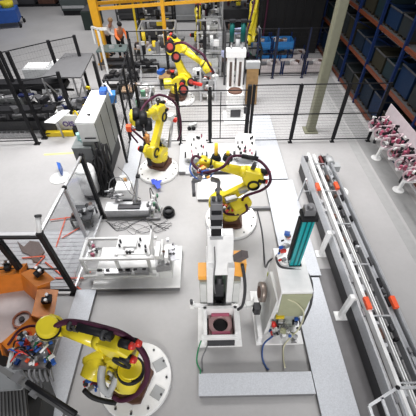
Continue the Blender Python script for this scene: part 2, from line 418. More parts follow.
q = LQ(); q.cyl(W2L(t, at(238,212,.8)), W2L(t, at(247,206,.95)), .09, .09, 16); q.out('drive_motor', yellow)
q = LQ(); q.cyl(W2L(t, at(242,156,2.33)), W2L(t, at(258,159,2.33)), .05, .05, 12); q.out('hose_sleeve', black)
q = LQ(); q.tube([W2L(t, at(*p)) for p in ((221,209,.8),(228,214,.75),(240,214,.75),(247,210,.9),(246,205,1.1))], .035, 8); q.out('base_hose', hose)
for k in range(9): q = LQ(); s = .05; q.obox(W2L(t, at(222+k*1.3, 205+(k*5)%7, .95)), (s*1.4,s,s), k); q.out('cable_plug', (red,darkgrey,steel,redorange)[k%4])
q = LQ(); q.obox(W2L(t, at(231,199,1.15)), (.28,.12,.10), .4); q.obox(W2L(t, at(243,190,1.45)), (.2,.1,.1), .4); q.out('pale_bracket', steel)
t = rB
def LB(px, py, z): return W2L(t, at(px,py,z))/1.13
for px, py, z, rr in ((170,47,2.75,.15),(176,57,2.45,.14),(183.5,90,1.25,.16),(191,82,1.2,.13)):
    q = LQ(); q.cyl(LB(px,py+.6,z-.1), LB(px,py,z+.12), rr, rr, 20); am = q.out('axis_motor', black)
    q = LQ(); q.cyl(LB(px,py,z+.12), LB(px+.2,py-.4,z+.2), rr*.62, rr*.5, 16); q.out('motor_connector', mat('brick_red',(.30,.03,.02),.5), am)
q = LQ(); q.bar(LB(193,83,1.3), LB(202,85,1.25), .08); q.out('red_plug', red)
q = LQ(); q.cyl(LB(164,84,1.0), LB(172,83.5,1.0), .17, .17, 20); q.out('side_drum', yellow, bev=.02)
t = rL
q = LQ(); q.cyl(W2L(t, at(169,147,1.0)), W2L(t, at(172,122,1.75)), .05, .045, 12); q.out('grey_strut', steel)
q = LQ(); q.obox(W2L(t, at(171,117,1.85)), (.2,.12,.14)); q.out('pale_bracket', offwhite)
q = LQ(); q.obox(W2L(t, at(175,120,1.7)), (.1,.1,.1)); q.out('red_plug', red)
q = LQ(); q.cyl(W2L(t, at(147,150,.75)), W2L(t, at(150,165,.6)), .07, .06, 10); q.out('dark_conduit', softblack)
t = thing('claw_gripper', 'grey claw gripper with orange fittings in the hand of the centre robot', 'gripper', fR)
q = B(t); c = fR
q.cyl(c, c+Vector((-.02,0,-.12)), .12, .12, 16); q.obox(c+Vector((-.12,.0,-.12)), (.3,.25,.06)); q.out('mounting_plate', steel)
for s, (px, py) in ((-1,(194,194)), (1,(218,194))):
    q = B(t); e = at(px, py, 1.45); k = at(px+s*1, 181, 1.62); q.bar(at(206+s*5,179,1.7), k, .09, .08); q.bar(k, e, .08, .08); q.out('claw', midgrey)
    q = B(t); q.obox(e, (.08,.08,.1)); q.out('claw_pad', darkgrey)
for k in range(26):
    q = B(t); cc = at(R.uniform(195,213), R.uniform(165,178), R.uniform(1.92,2.12)); s = R.uniform(.05,.10)
    q.obox(cc, (s*1.3, s, s), R.uniform(0,3)) if k%2 else q.cyl(cc, cc+Vector((s,.02,.02)), s*.4, n=10)
    q.out(('sensor_block','valve')[k%2], (redorange, offwhite, ltorange, blue, steel, offwhite, darkgrey)[k%7])
q = B(t); q.tube([at(192,160,2.0), at(190,170,1.9), at(196,178,1.85), at(208,178,1.8), at(214,172,1.8)], .018, 6); q.out('blue_air_line', blue)
t = thing('valve_gripper', 'gripper crowded with blue, red and white valves under the front left robot wrist', 'gripper', fF)
q = B(t); q.cyl(fF, fF+Vector((0,0,-.15)), .1, .1, 16); c = at(36,352,1.35); q.obox(c, (.55,.5,.05)); q.bar(fF+Vector((0,0,-.1)), c, .12); q.out('mounting_plate', steel)
for k in range(46):
    q = B(t); px, py = R.uniform(14,54), R.uniform(338,366); cc = at(px, py, R.uniform(1.38,1.5)); s = R.uniform(.025,.06)
    if k%3 == 0: q.cyl(cc, cc+Vector((R.uniform(-.12,.12), R.uniform(.05,.14), .01)), s*.45, n=10)
    else: q.obox(cc, (s*1.5, s, s), R.uniform(0,3))
    q.out(('pneumatic_cylinder','valve','sensor_block')[k%3], (blue,white,red,steel,blue,black,white,redorange,green,steel)[k%10])
for k in range(7):
    q = B(t); a = at(R.uniform(8,30), R.uniform(345,366), 1.45); e = at(R.uniform(20,50), R.uniform(340,360), 1.5)
    q.tube([a, (a+e)/2+Vector((0,0,.12)), e], .012, 6); q.out('cable', (black, red, black, blue)[k%4])
for k in range(5):
    q = B(t); a = at(30+k*5, 366, 1.3); q.tube([a, at(29+k*5.5,374,1.2), at(33+k*5,381,1.05)], .022, 6); q.out('suction_hose', midgrey)
t = thing('drum_gripper', 'black gripper with red hoses hanging from the middle left robot wrist', 'gripper', fL)
q = B(t)
for (px, py, z) in ((136,110,2.35),(143,113,2.4),(148,120,2.2),(139,120,2.2)): q.cyl(at(px,py,z), at(px+.5,py+9,z-.1), .10, .10, 16)
q.out('motor_drum', black)
q = B(t); q.obox(at(133,117,1.9),(.12,.3,.3)); q.out('side_plate', safety)
q = B(t); q.tube([at(130,128,1.7), at(136,133,1.6), at(144,140,1.3), at(150,145,1.0)], .03, 8); q.tube([at(133,124,1.8), at(130,132,1.5), at(138,143,1.2)], .025, 8); q.out('red_hose', hose)
q = B(t); q.obox(at(129,128,1.7),(.14,.14,.16)); q.obox(at(133,130,1.6),(.2,.05,.05),.5); q.out('red_junction', redorange)
q = B(t); q.cyl(at(147,134,1.5), at(148,143,1.3), .07, .06, 12); q.obox(at(146,139,1.3),(.16,.1,.1)); q.out('nozzle', mat('amber_metal',(.5,.22,.06),.4,.4))
q = B(t); q.bar(at(143,124,1.8), at(147,135,1.45), .05); q.bar(fL, at(143,118,1.95), .09); q.out('bracket', steel)
tool_gripper('jaw_gripper', 'small gripper with orange fittings in the hand of the tall back robot', fB-Vector((0,0,.03)), (orange, steel, redorange, darkgrey, brown), 10, .35, 3)
tool_gripper('jaw_gripper', 'small gripper below the far robot at the top', fT-Vector((0,0,.03)), (orange, brown, darkgrey), 6, .3, 5)
tool_gripper('jaw_gripper', 'dark gripper below the far robot beside the teal cylinders', fU-Vector((0,0,.03)), (green, black, darkgrey, midgrey), 8, .35, 6)

# ================================================================ WALKWAYS AND PLATFORMS
def deck(label, poly, z0, z1, m, name='raised_walkway', cat='walkway', lip=True, grp=None):
    t = thing(name, label, cat, (poly[0][0], poly[0][1], 0), 0, grp)
    q = B(t); q.hexa(poly, z1-.012, z1); dp = q.out('deck_plate', m, bev=.003)
    cx = sum(p[0] for p in poly)/len(poly); cy = sum(p[1] for p in poly)/len(poly)
    q = B(t); q.hexa([(cx+(p[0]-cx)*.985, cy+(p[1]-cy)*.985) for p in poly], z0, z1-.012); q.out('side_skirt', midgrey)
    return t
rect = lambda x0,x1,y0,y1: [(x0,y0),(x1,y0),(x1,y1),(x0,y1)]
deck('long aluminium tread walkway left of the conveyor, front section', rect(1.90,2.55,.3,3.9), 0, .12, tread)
deck('aluminium tread walkway beyond the white cabinet, middle section', rect(1.78,2.62,3.95,7.3), 0, .12, tread)
deck('aluminium tread walkway running under the mesh fence at the far end', rect(1.68,2.5,7.35,11.2), 0, .12, tread)
deck('aluminium tread walkway crossing in front of the tall press', rect(-.2,1.88,1.53,1.90), 0, .14, tread)
deck('aluminium tread walkway on the left beside the front robot', [(-2.98,.9),(-2.54,.9),(-2.50,3.7),(-2.94,3.7)], 0, .12, tread)
deck('aluminium tread walkway beside the white bench in front of the middle left robot', rect(-2.62,-2.15,6.6,9.8), 0, .12, tread)
deck('low white platform under the clamping frame on the left', rect(-2.6,-.62,3.69,4.85), 0, .14, white, 'low_platform', 'platform')
deck('wide pale platform under the clamp plates behind the centre robot', rect(-.85,1.66,7.75,9.25), 0, .14, mat('pale_grey_panel',(.62,.64,.67),.4), 'low_platform', 'platform')
deck('low bright white platform in front of the clamp plates', rect(-.25,1.1,6.55,7.6), 0, .10, white, 'low_platform', 'platform')
solo(B().box(1.1,1.86,6.15,6.22,.0,.10), 'floor_kerb', midgrey, 'thin grey kerb bar on the floor right of the centre robot', 'kerb')

# ================================================================ FENCES
def post(t, x, y, h, m=black, w=.06):
    q = B(t); q.box(x-w/2, x+w/2, y-w/2, y+w/2, .02, h); q.out('post', m)
    q = B(t); q.box(x-w*1.2, x+w*1.2, y-w, y+w, 0, .02); q.out('post_foot', m)
def mesh_panel(t, p, q_, z0, z1, rails=(), fr=.028, dv=.05, dh=.1, m=black, wire=.0022, wires=True):
    p = Vector((p[0],p[1],0)); q_ = Vector((q_[0],q_[1],0)); L = (q_-p).length; d = (q_-p)/L; p = p+d*.05; q_ = q_-d*.05; L -= .1
    b = B(t); Z = lambda v, z: (v[0], v[1], z)
    for z in (z0, z1)+tuple(rails): b.bar(Z(p,z), Z(q_,z), fr)
    b.bar(Z(p,z0), Z(p,z1), fr); b.bar(Z(q_,z0), Z(q_,z1), fr); pf = b.out('panel_frame', m)
    if not wires: return
    b = B(t); n = int(L/dv)
    for k in range(1, n): v = p+d*L*k/n; b.cyl(Z(v,z0), Z(v,z1), wire*.6, n=3)
    n = int((z1-z0)/dh)
    for k in range(1, n): z = z0+(z1-z0)*k/n; b.cyl(Z(p,z), Z(q_,z), wire*1.5, n=3)
    b.out('mesh_infill', m, pf)
FY = 9.42
t = thing('safety_fence', 'black mesh safety fence crossing the middle, right of the door panel', 'fence', (3.6,FY,0))
for x in (1.52,2.98,4.46,5.72): post(t, x, FY, 2.12)
for a, b in ((1.52,2.98),(2.98,4.46),(4.46,5.72)): mesh_panel(t, (a,FY), (b,FY), .12, 2.1, (1.1,))
t = thing('fence_door', 'black mesh door panel of the fence behind the yellow cylinder', 'fence door', (.8,FY,0))
post(t, .17, FY, 2.06, w=.08); post(t, 1.40, FY, 2.1, w=.12); mesh_panel(t, (.17,FY), (1.40,FY), .22, 1.95, (1.45,.9))
q = B(t); q.box(.50,.53,FY-.02,FY+.02,.25,1.9); q.out('door_stile', black)
q = B(t); q.box(1.26,1.36,FY-.09,FY-.04,1.2,1.42); q.out('door_lock', darkgrey)
t = thing('safety_fence', 'black mesh safety fence just left of the door panel, behind the middle robot', 'fence', (-1,FY,0))
for x in (-2.1,-.86): post(t, x, FY, 2.2)
mesh_panel(t, (-2.1,FY), (-.86,FY), .15, 2.15, (1.1,)); mesh_panel(t, (-.86,FY), (.17,FY), .15, 1.95, (1.45,.9))
t = thing('safety_fence', 'rear mesh fence on the right in front of the blue crates', 'fence', (3.5,14.6,0))
for x in (2.36,3.16,4.53,5.7): post(t, x, 14.6, 2.12, mat('dark_blue_post',(.015,.02,.05),.5))
for a, b in ((2.36,3.16),(3.16,4.53),(4.53,5.7)): mesh_panel(t, (a,14.6), (b,14.6), .12, 2.1, (1.1,), dv=.1, dh=.15)
t = thing('safety_fence', 'rear mesh fence running behind the tall robot to the teal cylinders', 'fence', (0,14.6,0))
for x in (-3.2,-1.6,.05,1.75): post(t, x, 14.6, 2.1)
for a, b in ((-3.2,-1.6),(-1.6,.05),(.05,1.75)): mesh_panel(t, (a,14.6), (b,14.6), .12, 2.08, (1.1,), dv=.12, dh=.2)
t = thing('safety_fence', 'black mesh fence running back from the grey cabinet towards the person in orange', 'fence', (-2.6,10,0))
ys = (8.3,9.6,10.9,12.2,13.5)
for i, y in enumerate(ys): post(t, -2.55-.09*i, y, 2.15, w=.07)
for i in range(4): mesh_panel(t, (-2.55-.09*i,ys[i]), (-2.64-.09*i,ys[i+1]), .12, 2.1, (1.1,))
# tall dark guard posts at the far left
t = thing('safety_fence', 'black mesh fence enclosing the dark machine at the far left', 'fence', (-5.6,10,0))
PL = [(-8.6,9.55),(-5.95,9.6),(-5.8,9.95),(-4.73,10.39),(-3.75,11.2)]
for x, y in PL: post(t, x, y, 3.0 if x < -5 else 2.2, w=.09)
mesh_panel(t, PL[0], PL[1], .15, 2.85, (1.5,), dv=.1, dh=.2); mesh_panel(t, PL[2], PL[3], .15, 2.1, (1.2,), dv=.1, dh=.2)
for (x, y) in ((-5.6,12.4),(-4.8,12.9),(-6.9,11.4)): post(t, x, y, 2.5, w=.09)
mesh_panel(t, (-6.9,11.4), (-5.6,12.4), .15, 2.45, (1.3,), dv=.1, dh=.2); mesh_panel(t, (-5.6,12.4), (-4.8,12.9), .15, 2.45, (1.3,), dv=.1, dh=.2)
# clear screen fence at left, black and aluminium posts
t = thing('clear_screen_fence', 'clear panelled guard fence with aluminium top rail beside the left walkway', 'fence', (-2.95,4.8,0))
A0 = Vector((-2.86,6.02,0)); A1 = Vector((-3.0,3.70,0)); zt = 2.08
for v in (A0, A1): post(t, v.x, v.y, zt+.02, black, .09)
q = B(t); q.bar(A0+Vector((0,0,zt)), A1+Vector((0,0,zt)), .05); q.bar(A0+Vector((0,0,.1)), A1+Vector((0,0,.1)), .04); q.out('top_rail', steel)
mid = A0.lerp(A1,.47); q = B(t); q.box(mid.x-.035,mid.x+.035,mid.y-.035,mid.y+.035,0,zt); q.out('middle_post', alu)
q = B(t); q.ball(mid+Vector((0,0,zt)), .055, n=8); q.ball(A0+Vector((0,0,zt+.02)), .06, n=8); q.out('rail_clamp', black)
for a, b in ((A0,mid),(mid,A1)):
    q = B(t); q.plate([a+Vector((0,0,.12)), b+Vector((0,0,.12)), b+Vector((0,0,zt-.03)), a+Vector((0,0,zt-.03))], (1,0,0), .006); q.out('clear_panel', clear)
t = thing('clear_screen_fence', 'clear panelled guard fence with black top rail behind the orange turntable', 'fence', (-4,3.7,0))
A2 = Vector((-6.2,3.72,0))
post(t, -3.85, 3.72, 2.0, black, .10); post(t, A2.x, A2.y, 2.0, black, .09)
for a, b in ((A1+Vector((-.06,0,0)), Vector((-3.85,3.72,0))), (Vector((-3.85,3.72,0)), A2)):
    q = B(t); q.bar(a+Vector((0,0,1.98)), b+Vector((0,0,1.98)), .05); q.bar(a+Vector((0,0,.95)), b+Vector((0,0,.95)), .025); q.bar(a+Vector((0,0,.1)), b+Vector((0,0,.1)), .04); q.out('rail', black)
    q = B(t); q.plate([a+Vector((0,0,.12)), b+Vector((0,0,.12)), b+Vector((0,0,1.95)), a+Vector((0,0,1.95))], (0,1,0), .006); q.out('clear_panel', clear)
# white corner bollard with black cap next to the fence
t = thing('signal_beacon', 'short white signal beacon with dark round cap on the corner of the clear fence', 'beacon', A1+Vector((0,0,2.1)))
b0 = A1+Vector((0,0,2.1)); c = at(38,215,2.38); q = B(t); q.cyl(b0.lerp(c,.05), b0.lerp(c,.9), .045, .045, 14); q.out('tube', white); q = B(t); q.cyl(b0.lerp(c,.9), c, .06, .06, 14); q.out('cap', darkgrey)
q = B(t); q.obox(b0, (.10,.10,.05)); q.out('mount', black)
# ribbed white deck + red tape seen through the clear fences
t = thing('ribbed_deck', 'ribbed pale grey floor deck behind the clear fence', 'deck', (-4.4,4.4,0))
q = B(t); q.box(-6.4,-3.12,3.85,5.53,0,.02); q.out('base_sheet', mat('pale_deck',(.55,.55,.57),.5))
q = B(t)
for k in range(13): y = 3.95+k*.13; q.box(-6.4,-3.12,y,y+.025,.02,.026)
q.out('ribs', mat('deck_rib_grey',(.44,.43,.45),.5))
for i, (a, b) in enumerate((((18,285),(45,256)),((45,256),(22,258)),((45,262),(84,292)),((50,220),(80,216)),((66,217),(56,247)),((84,225),(62,238)),((55,278),(84,278)),((84,278),(92,270)))):
    a, b = at(*a, .05), at(*b, .05)
    solo(B().bar(a, b, .03, .012), 'barrier_tape', redorange, 'red tape line lying on the ribbed deck near the clear fence', 'tape', 'red tape lines on the ribbed deck')

# ================================================================ COLUMN
t = thing('support_column', 'tall olive cream steel column standing just behind the mesh fence', 'column', (3.86,10.15,0))
q = B(t); q.box(3.72,4.0,10.0,10.3,.04,9); q.out('shaft', creamcol, bev=.03)
q = B(t); q.box(3.62,4.1,9.92,10.38,0,.04); q.out('base_plate', creamcol)
# ================================================================ CONVEYOR
t = thing('conveyor', 'long twin-track aluminium conveyor with red clips running along the right', 'conveyor', (3.15,4.5,0))
y0, y1, zc = .9, 7.75, .75
def rail(x, w, z0, z1, m, nm, ya=y0, yb=y1): q = B(t); q.box(x-w/2, x+w/2, ya, yb, z0, z1); q.out(nm, m)
rail(2.915,.03,.42,.72,alu,'side_guide'); rail(2.925,.02,.06,.42,darkgrey,'side_skirt'); rail(2.97,.08,.56,.62,steel,'lower_tray'); rail(3.065,.065,.60,.77,white,'guide_rail')
rail(3.15,.09,.44,.50,darkgrey,'lower_tray'); rail(3.215,.02,.56,.73,white,'guide_rail'); rail(3.26,.02,.56,.73,white,'guide_rail')
rail(3.31,.06,.52,.62,midgrey,'lower_tray'); rail(3.385,.08,.44,.50,darkgrey,'lower_tray'); rail(3.44,.035,.56,.74,alu,'guide_rail'); rail(3.52,.11,.56,.66,mat('belt_grey',(.34,.35,.37),.4),'belt'); rail(3.635,.05,.44,.75,alu,'side_guide')
r = random.Random(4)
for k in range(64):
    y = y0+.1+(y1-y0-.2)*k/64; x = r.choice((2.97,3.15,3.15,3.385,3.385,3.52)); q = B(t); q.obox((x, y, .66 if x != 3.52 else .69), (r.uniform(.04,.07), r.uniform(.05,.2), .09)); q.out('carrier_block', (darkgrey, alu, black, midgrey, alu, black, brown)[k%7])
for k in range(9): y = y0+.3+k*.78; q = B(t); q.box(2.92,3.64,y,y+.04,.40,.44); q.out('cross_member', alu)
for k in range(6): y = y0+.6+k*1.15; q = B(t); q.box(3.08,3.46,y,y+.03,.72,.75); q.out('top_tie', alu)
for y in (1.5,3.4,5.3,7.2):
    for x in (2.97,3.6): q = B(t); q.box(x-.03,x+.03,y-.03,y+.03,0,.44); q.out('leg', alu)
for (px, py) in ((318,186.5),(336.5,185.5),(367.6,303),(394,302)): c = at(px,py,.80); q = B(t); q.obox((c.x,c.y,.79),(.09,.24,.08)); q.out('red_clip', redorange)
q = B(t); q.box(3.36,3.46,7.25,7.65,.66,.74); q.out('end_block', mat('rust_block',(.12,.02,.02),.6))
q = B(t); q.cyl((2.92,7.6,.66),(3.08,7.6,.66),.09,.09,14); q.out('end_pulley', darkgrey)
struct(B().hexa([(2.56,-1),(3.7,-1),(3.7,4.2),(2.56,4.2)],0,.003), 'trim_4', mat('floor_lane_shade',(.16,.155,.16), .5))  # darker floor paint, with the conveyor's wide shadow put into its grey
for (bx, by, tx, ty) in ((322,254,334,230),(343,316,357,290)):
    a = at(bx,by)
    u = thing('guide_post', 'white steel post with foot plate left of the conveyor, %s of the two' % ('farther' if by < 300 else 'nearer'), 'post', a, 0, 'white posts beside the conveyor')
    a.x = 2.80
    e = Vector((a.x, a.y, .85)); q = B(u); q.bar(a, e, .09); q.out('tube', white, bev=.005)
    q = B(u); q.box(a.x-.12,a.x+.12,a.y-.1,a.y+.1,0,.02); q.out('foot_plate', white)
    q = B(u); q.bar(e-Vector((0,0,.05)), e+Vector((.10,0,-.12)), .05); q.out('bracket', offwhite)
# side frame left of conveyor's end
t = thing('trestle_frame', 'slim aluminium trestle frame at the far end of the conveyor', 'frame', (2.5,6.9,0))
q = B(t); p1, p2, p3, p4 = at(306,179,1.0), at(297,203,.0), at(312,200,.0), at(300,192,.5); q.bar(p1,p2,.03); q.bar(p1,p3,.03); q.bar(p4, at(309,191,.5),.025); q.out('bar', alu)
# white gearmotor at the right side of the conveyor
t = thing('gear_motor', 'grey and white gear motor beside the far end of the conveyor', 'motor', at(332,172))
q = B(t); c = at(331,164,.7); q.cyl(c, c+Vector((.0,.25,0)), .11,.11,14); q.obox(c+Vector((.15,-.02,-.1)),(.2,.22,.2)); q.bar((c.x,c.y+.1,0),(c.x,c.y+.1,.6),.06); q.out('housing', grey)
q = B(t); c = at(341,191,.3); q.cyl((c.x,c.y,0),(c.x,c.y,.3),.2,.2,20); q.out('white_base', white)
# front aluminium table frame bottom right
t = thing('profile_frame', 'aluminium profile table frame at the bottom right under the conveyor end', 'frame', at(395,410,.0))
zf = 1.25; P1, P2, P3 = at(369,406,zf), at(397,388,zf), at(430,387,zf)
q = B(t); q.bar(P1,P2,.04); q.bar(P2,P3,.04); q.out('top_rail', alu)
for P in (P1, P1.lerp(P2,.45), P2, P3):
    q = B(t); q.bar(P, (P.x,P.y-1.0,zf), .04); q.out('side_bar', alu)
    q = B(t); q.bar((P.x,P.y-1.0,0),(P.x,P.y-1.0,zf),.04); q.out('leg', alu)
q = B(t); q.bar(P1-Vector((0,.35,0)), P3-Vector((0,.35,0)), .035); q.out('lower_rail', alu)
q = B(t); q.ball(P2+Vector((0,0,.02)), .035, n=8); q.out('corner_cap', black)

# ================================================================ TALL WHITE PRESS (front centre)
t = thing('press_machine', 'tall white press with open front well and dark drive stack, front centre', 'machine', (.23,3.0,0))
def Q(): return B(t)
q = Q(); q.box(-.22,.66,2.42,3.35,0,.05); q.out('base_plate', white, bev=.005)
q = Q()
q.box(-.10,-.03,2.5,3.02,.05,.55); q.box(.50,.57,2.5,3.02,.05,.55); q.box(-.10,.57,2.96,3.03,.05,.55); q.box(-.14,.61,2.44,2.50,.30,.42); q.out('well_frame', white, bev=.006)
q = Q(); q.box(-.03,.50,2.5,2.96,.05,.12); q.out('well_floor', black)
q = Q(); q.ring((.235,2.74,.30),(0,0,1),.23,.15,.10,28); q.box(.0,.05,2.5,2.95,.2,.3); q.box(.42,.47,2.5,2.95,.2,.3); q.out('clamp_ring', mat('rose_steel',(.42,.27,.27),.4,.3))
q = Q(); q.cyl((.235,2.74,.12),(.235,2.74,.26),.15,.15,24); q.out('ring_core', softblack)
for y, m in ((2.56,pink),(2.93,pink)): q = Q(); q.box(.06,.42,y-.03,y+.02,.28,.38); q.out('pink_jaw', m)
q = Q(); q.box(-.03,.50,2.40,2.44,.12,.30); q.out('front_terminal', darkgrey)
# tower of two side cheeks
q = Q(); q.box(-.02,.10,3.12,3.62,.05,1.75); q.out('left_cheek', white, bev=.01)
q = Q(); q.box(.36,.48,3.12,3.62,.05,1.75); q.out('right_cheek', white, bev=.01)
q = Q(); q.box(.10,.36,3.45,3.60,.05,1.55); q.out('slot_back', mat('slot_green_dark',(.10,.14,.11),.4))
q = Q(); q.cyl((.23,3.36,.1),(.23,3.36,1.1),.06,.06,16); q.box(.14,.32,3.30,3.34,.25,.9); q.out('ram', darkgrey)
q = Q()
q.plate([(.0,3.13,1.50),(.0,3.62,1.50),(.0,3.62,2.24),(.0,3.44,2.24)],(1,0,0),.46); q.out('head_cover', white, bev=.012)
q = Q(); q.tube([(.12,3.17,2.3),(.13,3.1,1.9),(.11,3.1,1.4),(.14,3.1,.9)],.012,6); q.out('thin_cable', midgrey)
for x0, x1 in ((-.16,-.02),(.48,.62)):
    q = Q(); q.box(x0,x1,3.15,3.50,.38,1.25); q.out('side_tank', greygreen, bev=.01)
    q = Q(); q.box(x0+.01,x1-.01,3.13,3.15,.45,1.2); q.out('tank_lid', offwhite)
q = Q(); q.box(-.18,.0,3.2,3.5,1.25,1.38); q.out('orange_cover', ltorange)
q = Q(); q.hexa([(.46,3.25),(.70,3.2),(.70,3.5),(.46,3.5)],1.30,1.75,.96); q.out('orange_cover', ltorange)
q = Q(); q.obox((.57,3.2,1.98),(.13,.12,.26),.2,.3,.5); q.out('grey_handset', mat('handset',(.13,.11,.11),.5))
q = Q(); q.tube([(.60,3.12,1.85),(.66,3.05,1.5),(.69,3.0,1.1),(.68,3.0,.6),(.60,3.0,.42)],.03,8); q.out('hose', darkgrey)
q = Q(); q.bar((-.02,3.05,.5),(-.30,3.05,.55),.06); q.box(-.36,-.28,3.0,3.1,.48,.62); q.out('side_arm', white)
q = Q(); q.cyl((-.33,3.05,.62),(-.33,3.05,.75),.03,.03,10); q.out('arm_knob', darkgrey)
# drive stack on top
q = Q(); q.box(.05,.27,3.36,3.54,2.25,2.34); q.out('stack_base', alu)
for i, (z0, z1, m, s) in enumerate(((2.34,2.54,black,.085),(2.54,2.60,alu,.10),(2.60,2.76,black,.09),(2.76,2.86,midgrey,.10),(2.86,2.96,black,.08),(2.96,3.10,midgrey,.09))):
    q = Q(); q.box(.155-s,.155+s,3.45-s,3.45+s,z0,z1); q.out('drive_block', m, bev=.006)
q = Q(); q.cyl((.11,3.45,3.1),(.11,3.45,3.16),.03,.03,10); q.cyl((.20,3.45,3.1),(.20,3.45,3.18),.035,.035,10); q.out('plug', darkgrey)
solo(B().tube([(-.15,2.5,.15),(-.22,2.35,.02),(-.24,2.15,.015),(-.17,1.97,.1),(-.17,1.9,.15)],.014,6), 'power_cable', green, 'green cable running from the press base to the front walkway', 'cable')
solo(B().tube([(.02,2.5,.2),(-.06,2.38,.02),(-.14,2.2,.015),(-.14,1.97,.05)],.012,6), 'power_cable', midgrey, 'grey cable beside the green cable at the press base', 'cable')

# ================================================================ WHITE CABINET WITH TEAL CYLINDER
t = thing('hydraulic_unit', 'white box cabinet with khaki front cover over a cluster of valves, front right of centre', 'machine', (1.4,3.0,0))
q = Q(); q.box(.94,1.88,2.44,3.62,0,.05); q.out('base_plate', white, bev=.005)
q = Q(); q.hexa([(1.28,2.78),(1.84,2.78),(1.84,3.74),(1.28,3.74)],.70,1.48); q.out('cabinet', white, bev=.015)
q = Q(); q.plate([(1.33,2.775,.60),(1.82,2.775,.60),(1.83,2.775,1.42),(1.30,2.775,1.42)],(0,-1,0),.02); q.out('front_cover', khaki)
q = Q(); q.plate([(1.10,2.62,.05),(1.10,3.45,.05),(1.22,3.45,1.1),(1.26,2.82,1.1)],(1,0,0),.08); q.out('side_plate', offwhite, bev=.005)
q = Q(); q.ring((1.08,3.22,.72),(1,0,-.1),.20,.12,.10,24); q.out('bearing_ring', mat('bearing_steel',(.30,.25,.22),.4,.6))
q = Q(); q.cyl((1.02,3.22,.72),(1.12,3.22,.70),.12,.12,20); q.out('shaft_end', brown)
q = Q(); q.box(.96,1.04,2.48,3.35,.05,.30); q.out('guide_rail', white, bev=.005)
q = Q(); q.obox((.98,3.0,.45),(.12,.16,.22)); q.out('coil_motor', darkgrey)
for k in range(4): q = Q(); q.ring((.98,3.0,.37+k*.05),(0,0,1),.085,.05,.02,14); q.out('coil', black)
q = Q(); q.obox((.86,3.12,.4),(.18,.1,.1),.2); q.cyl((.78,3.1,.4),(.70,3.1,.4),.03,.03,10); q.out('sensor_arm', offwhite)
r = random.Random(12)
for k in range(34):
    q = Q(); c = (r.uniform(1.22,1.76), r.uniform(2.46,2.75), r.uniform(.12,.62)); s = r.uniform(.03,.08)
    if k%3 == 0: q.cyl(c, (c[0]+r.uniform(-.1,.1), c[1]-.05, c[2]+r.uniform(-.08,.08)), s*.5, n=10)
    else: q.obox(c, (s*1.4, s, s*1.1), r.uniform(-.4,.4))
    q.out(('pipe_fitting','valve_block','terminal')[k%3], (steel,darkgrey,white,blue,steel,khaki,black,red,grey,midgrey,alu)[k%11])
q = Q(); q.box(1.20,1.78,2.78,3.5,.05,.72); q.out('frame_box', greygreen)
q = Q(); q.box(1.30,1.46,2.72,2.82,.56,.64); q.out('yellow_tag', safety)
q = Q(); q.tube([(1.34,3.60,1.45),(1.30,3.45,1.5),(1.36,3.3,1.48),(1.6,3.25,1.46),(1.80,3.22,1.44),(1.91,3.05,1.3),(1.90,2.8,1.0),(1.78,2.6,.6)],.024,8); q.out('dark_hose', darkgrey)
q = Q(); q.tube([(1.34,3.05,1.44),(1.38,2.79,1.30),(1.60,2.74,1.15),(1.76,2.66,.9),(1.72,2.55,.5),(1.5,2.42,.08),(1.44,2.2,.03),(1.42,1.98,.1)],.014,6); q.out('cream_cable', mat('cream',(.62,.60,.42),.5))
q = Q(); q.tube([(1.24,2.5,.3),(1.08,2.42,.1),(1.03,2.2,.03),(1.08,2.02,.03),(1.12,1.97,.05)],.018,6); q.out('blue_cable', mat('slate_blue',(.03,.08,.25),.5))
t = thing('hydraulic_cylinder', 'upright teal cylinder housing with black cap standing on the white cabinet', 'cylinder', (1.62,3.42,1.48))
q = Q(); q.box(1.51,1.75,3.30,3.52,1.42,1.48); q.out('foot_flange', black)
q = Q(); q.box(1.52,1.72,3.32,3.50,1.48,2.72); q.out('casing', teal, bev=.015)
q = Q(); q.box(1.58,1.60,3.305,3.32,1.5,2.7); q.box(1.655,1.675,3.305,3.32,1.5,2.7); q.out('casing_rib', mat('teal_dark',(0,.10,.11),.4))
q = Q(); q.box(1.50,1.75,3.30,3.53,2.72,2.80); q.out('cap', black, bev=.005)
q = Q(); q.box(1.53,1.70,3.36,3.5,2.80,2.92); q.cyl((1.62,3.43,2.92),(1.62,3.43,2.98),.05,.05,14); q.out('top_motor', midgrey)
q = Q(); q.box(1.485,1.515,3.36,3.46,1.6,2.70); q.out('side_spine', black)
t = thing('valve_stack', 'cluster of white and red pneumatic valves on the left side of the teal cylinder', 'valve stack', (1.40,3.45,1.42))
for k in range(24):
    q = Q(); c = (r.uniform(1.30,1.46), r.uniform(3.36,3.54), 1.46+k*.035+r.uniform(0,.05)); s = r.uniform(.03,.07)
    q.obox(c, (s*1.5, s, s), r.uniform(-.6,.6)) if k%2 else q.cyl(c, (c[0]-.05,c[1]-.04,c[2]+.03), s*.45, n=10)
    q.out(('pipe_fitting','valve_block')[k%2], (white,white,red,midgrey,white,blue,steel,black,white)[k%9])
solo(B().ball((1.43,3.98,.14),.07,(1,1,2),8), 'drain_valve', mat('lime_yellow',(.45,.50,.08),.5), 'small lime coloured valve standing behind the white cabinet', 'valve')
solo(B().tube([(1.30,3.60,1.35),(1.26,3.75,1.0),(1.28,3.95,.5),(1.40,4.6,.03),(1.45,5.4,.02),(1.42,6.1,.02)],.02,6), 'power_cable', darkgrey, 'dark cable on the floor from the white cabinet back to the grey kerb', 'cable')

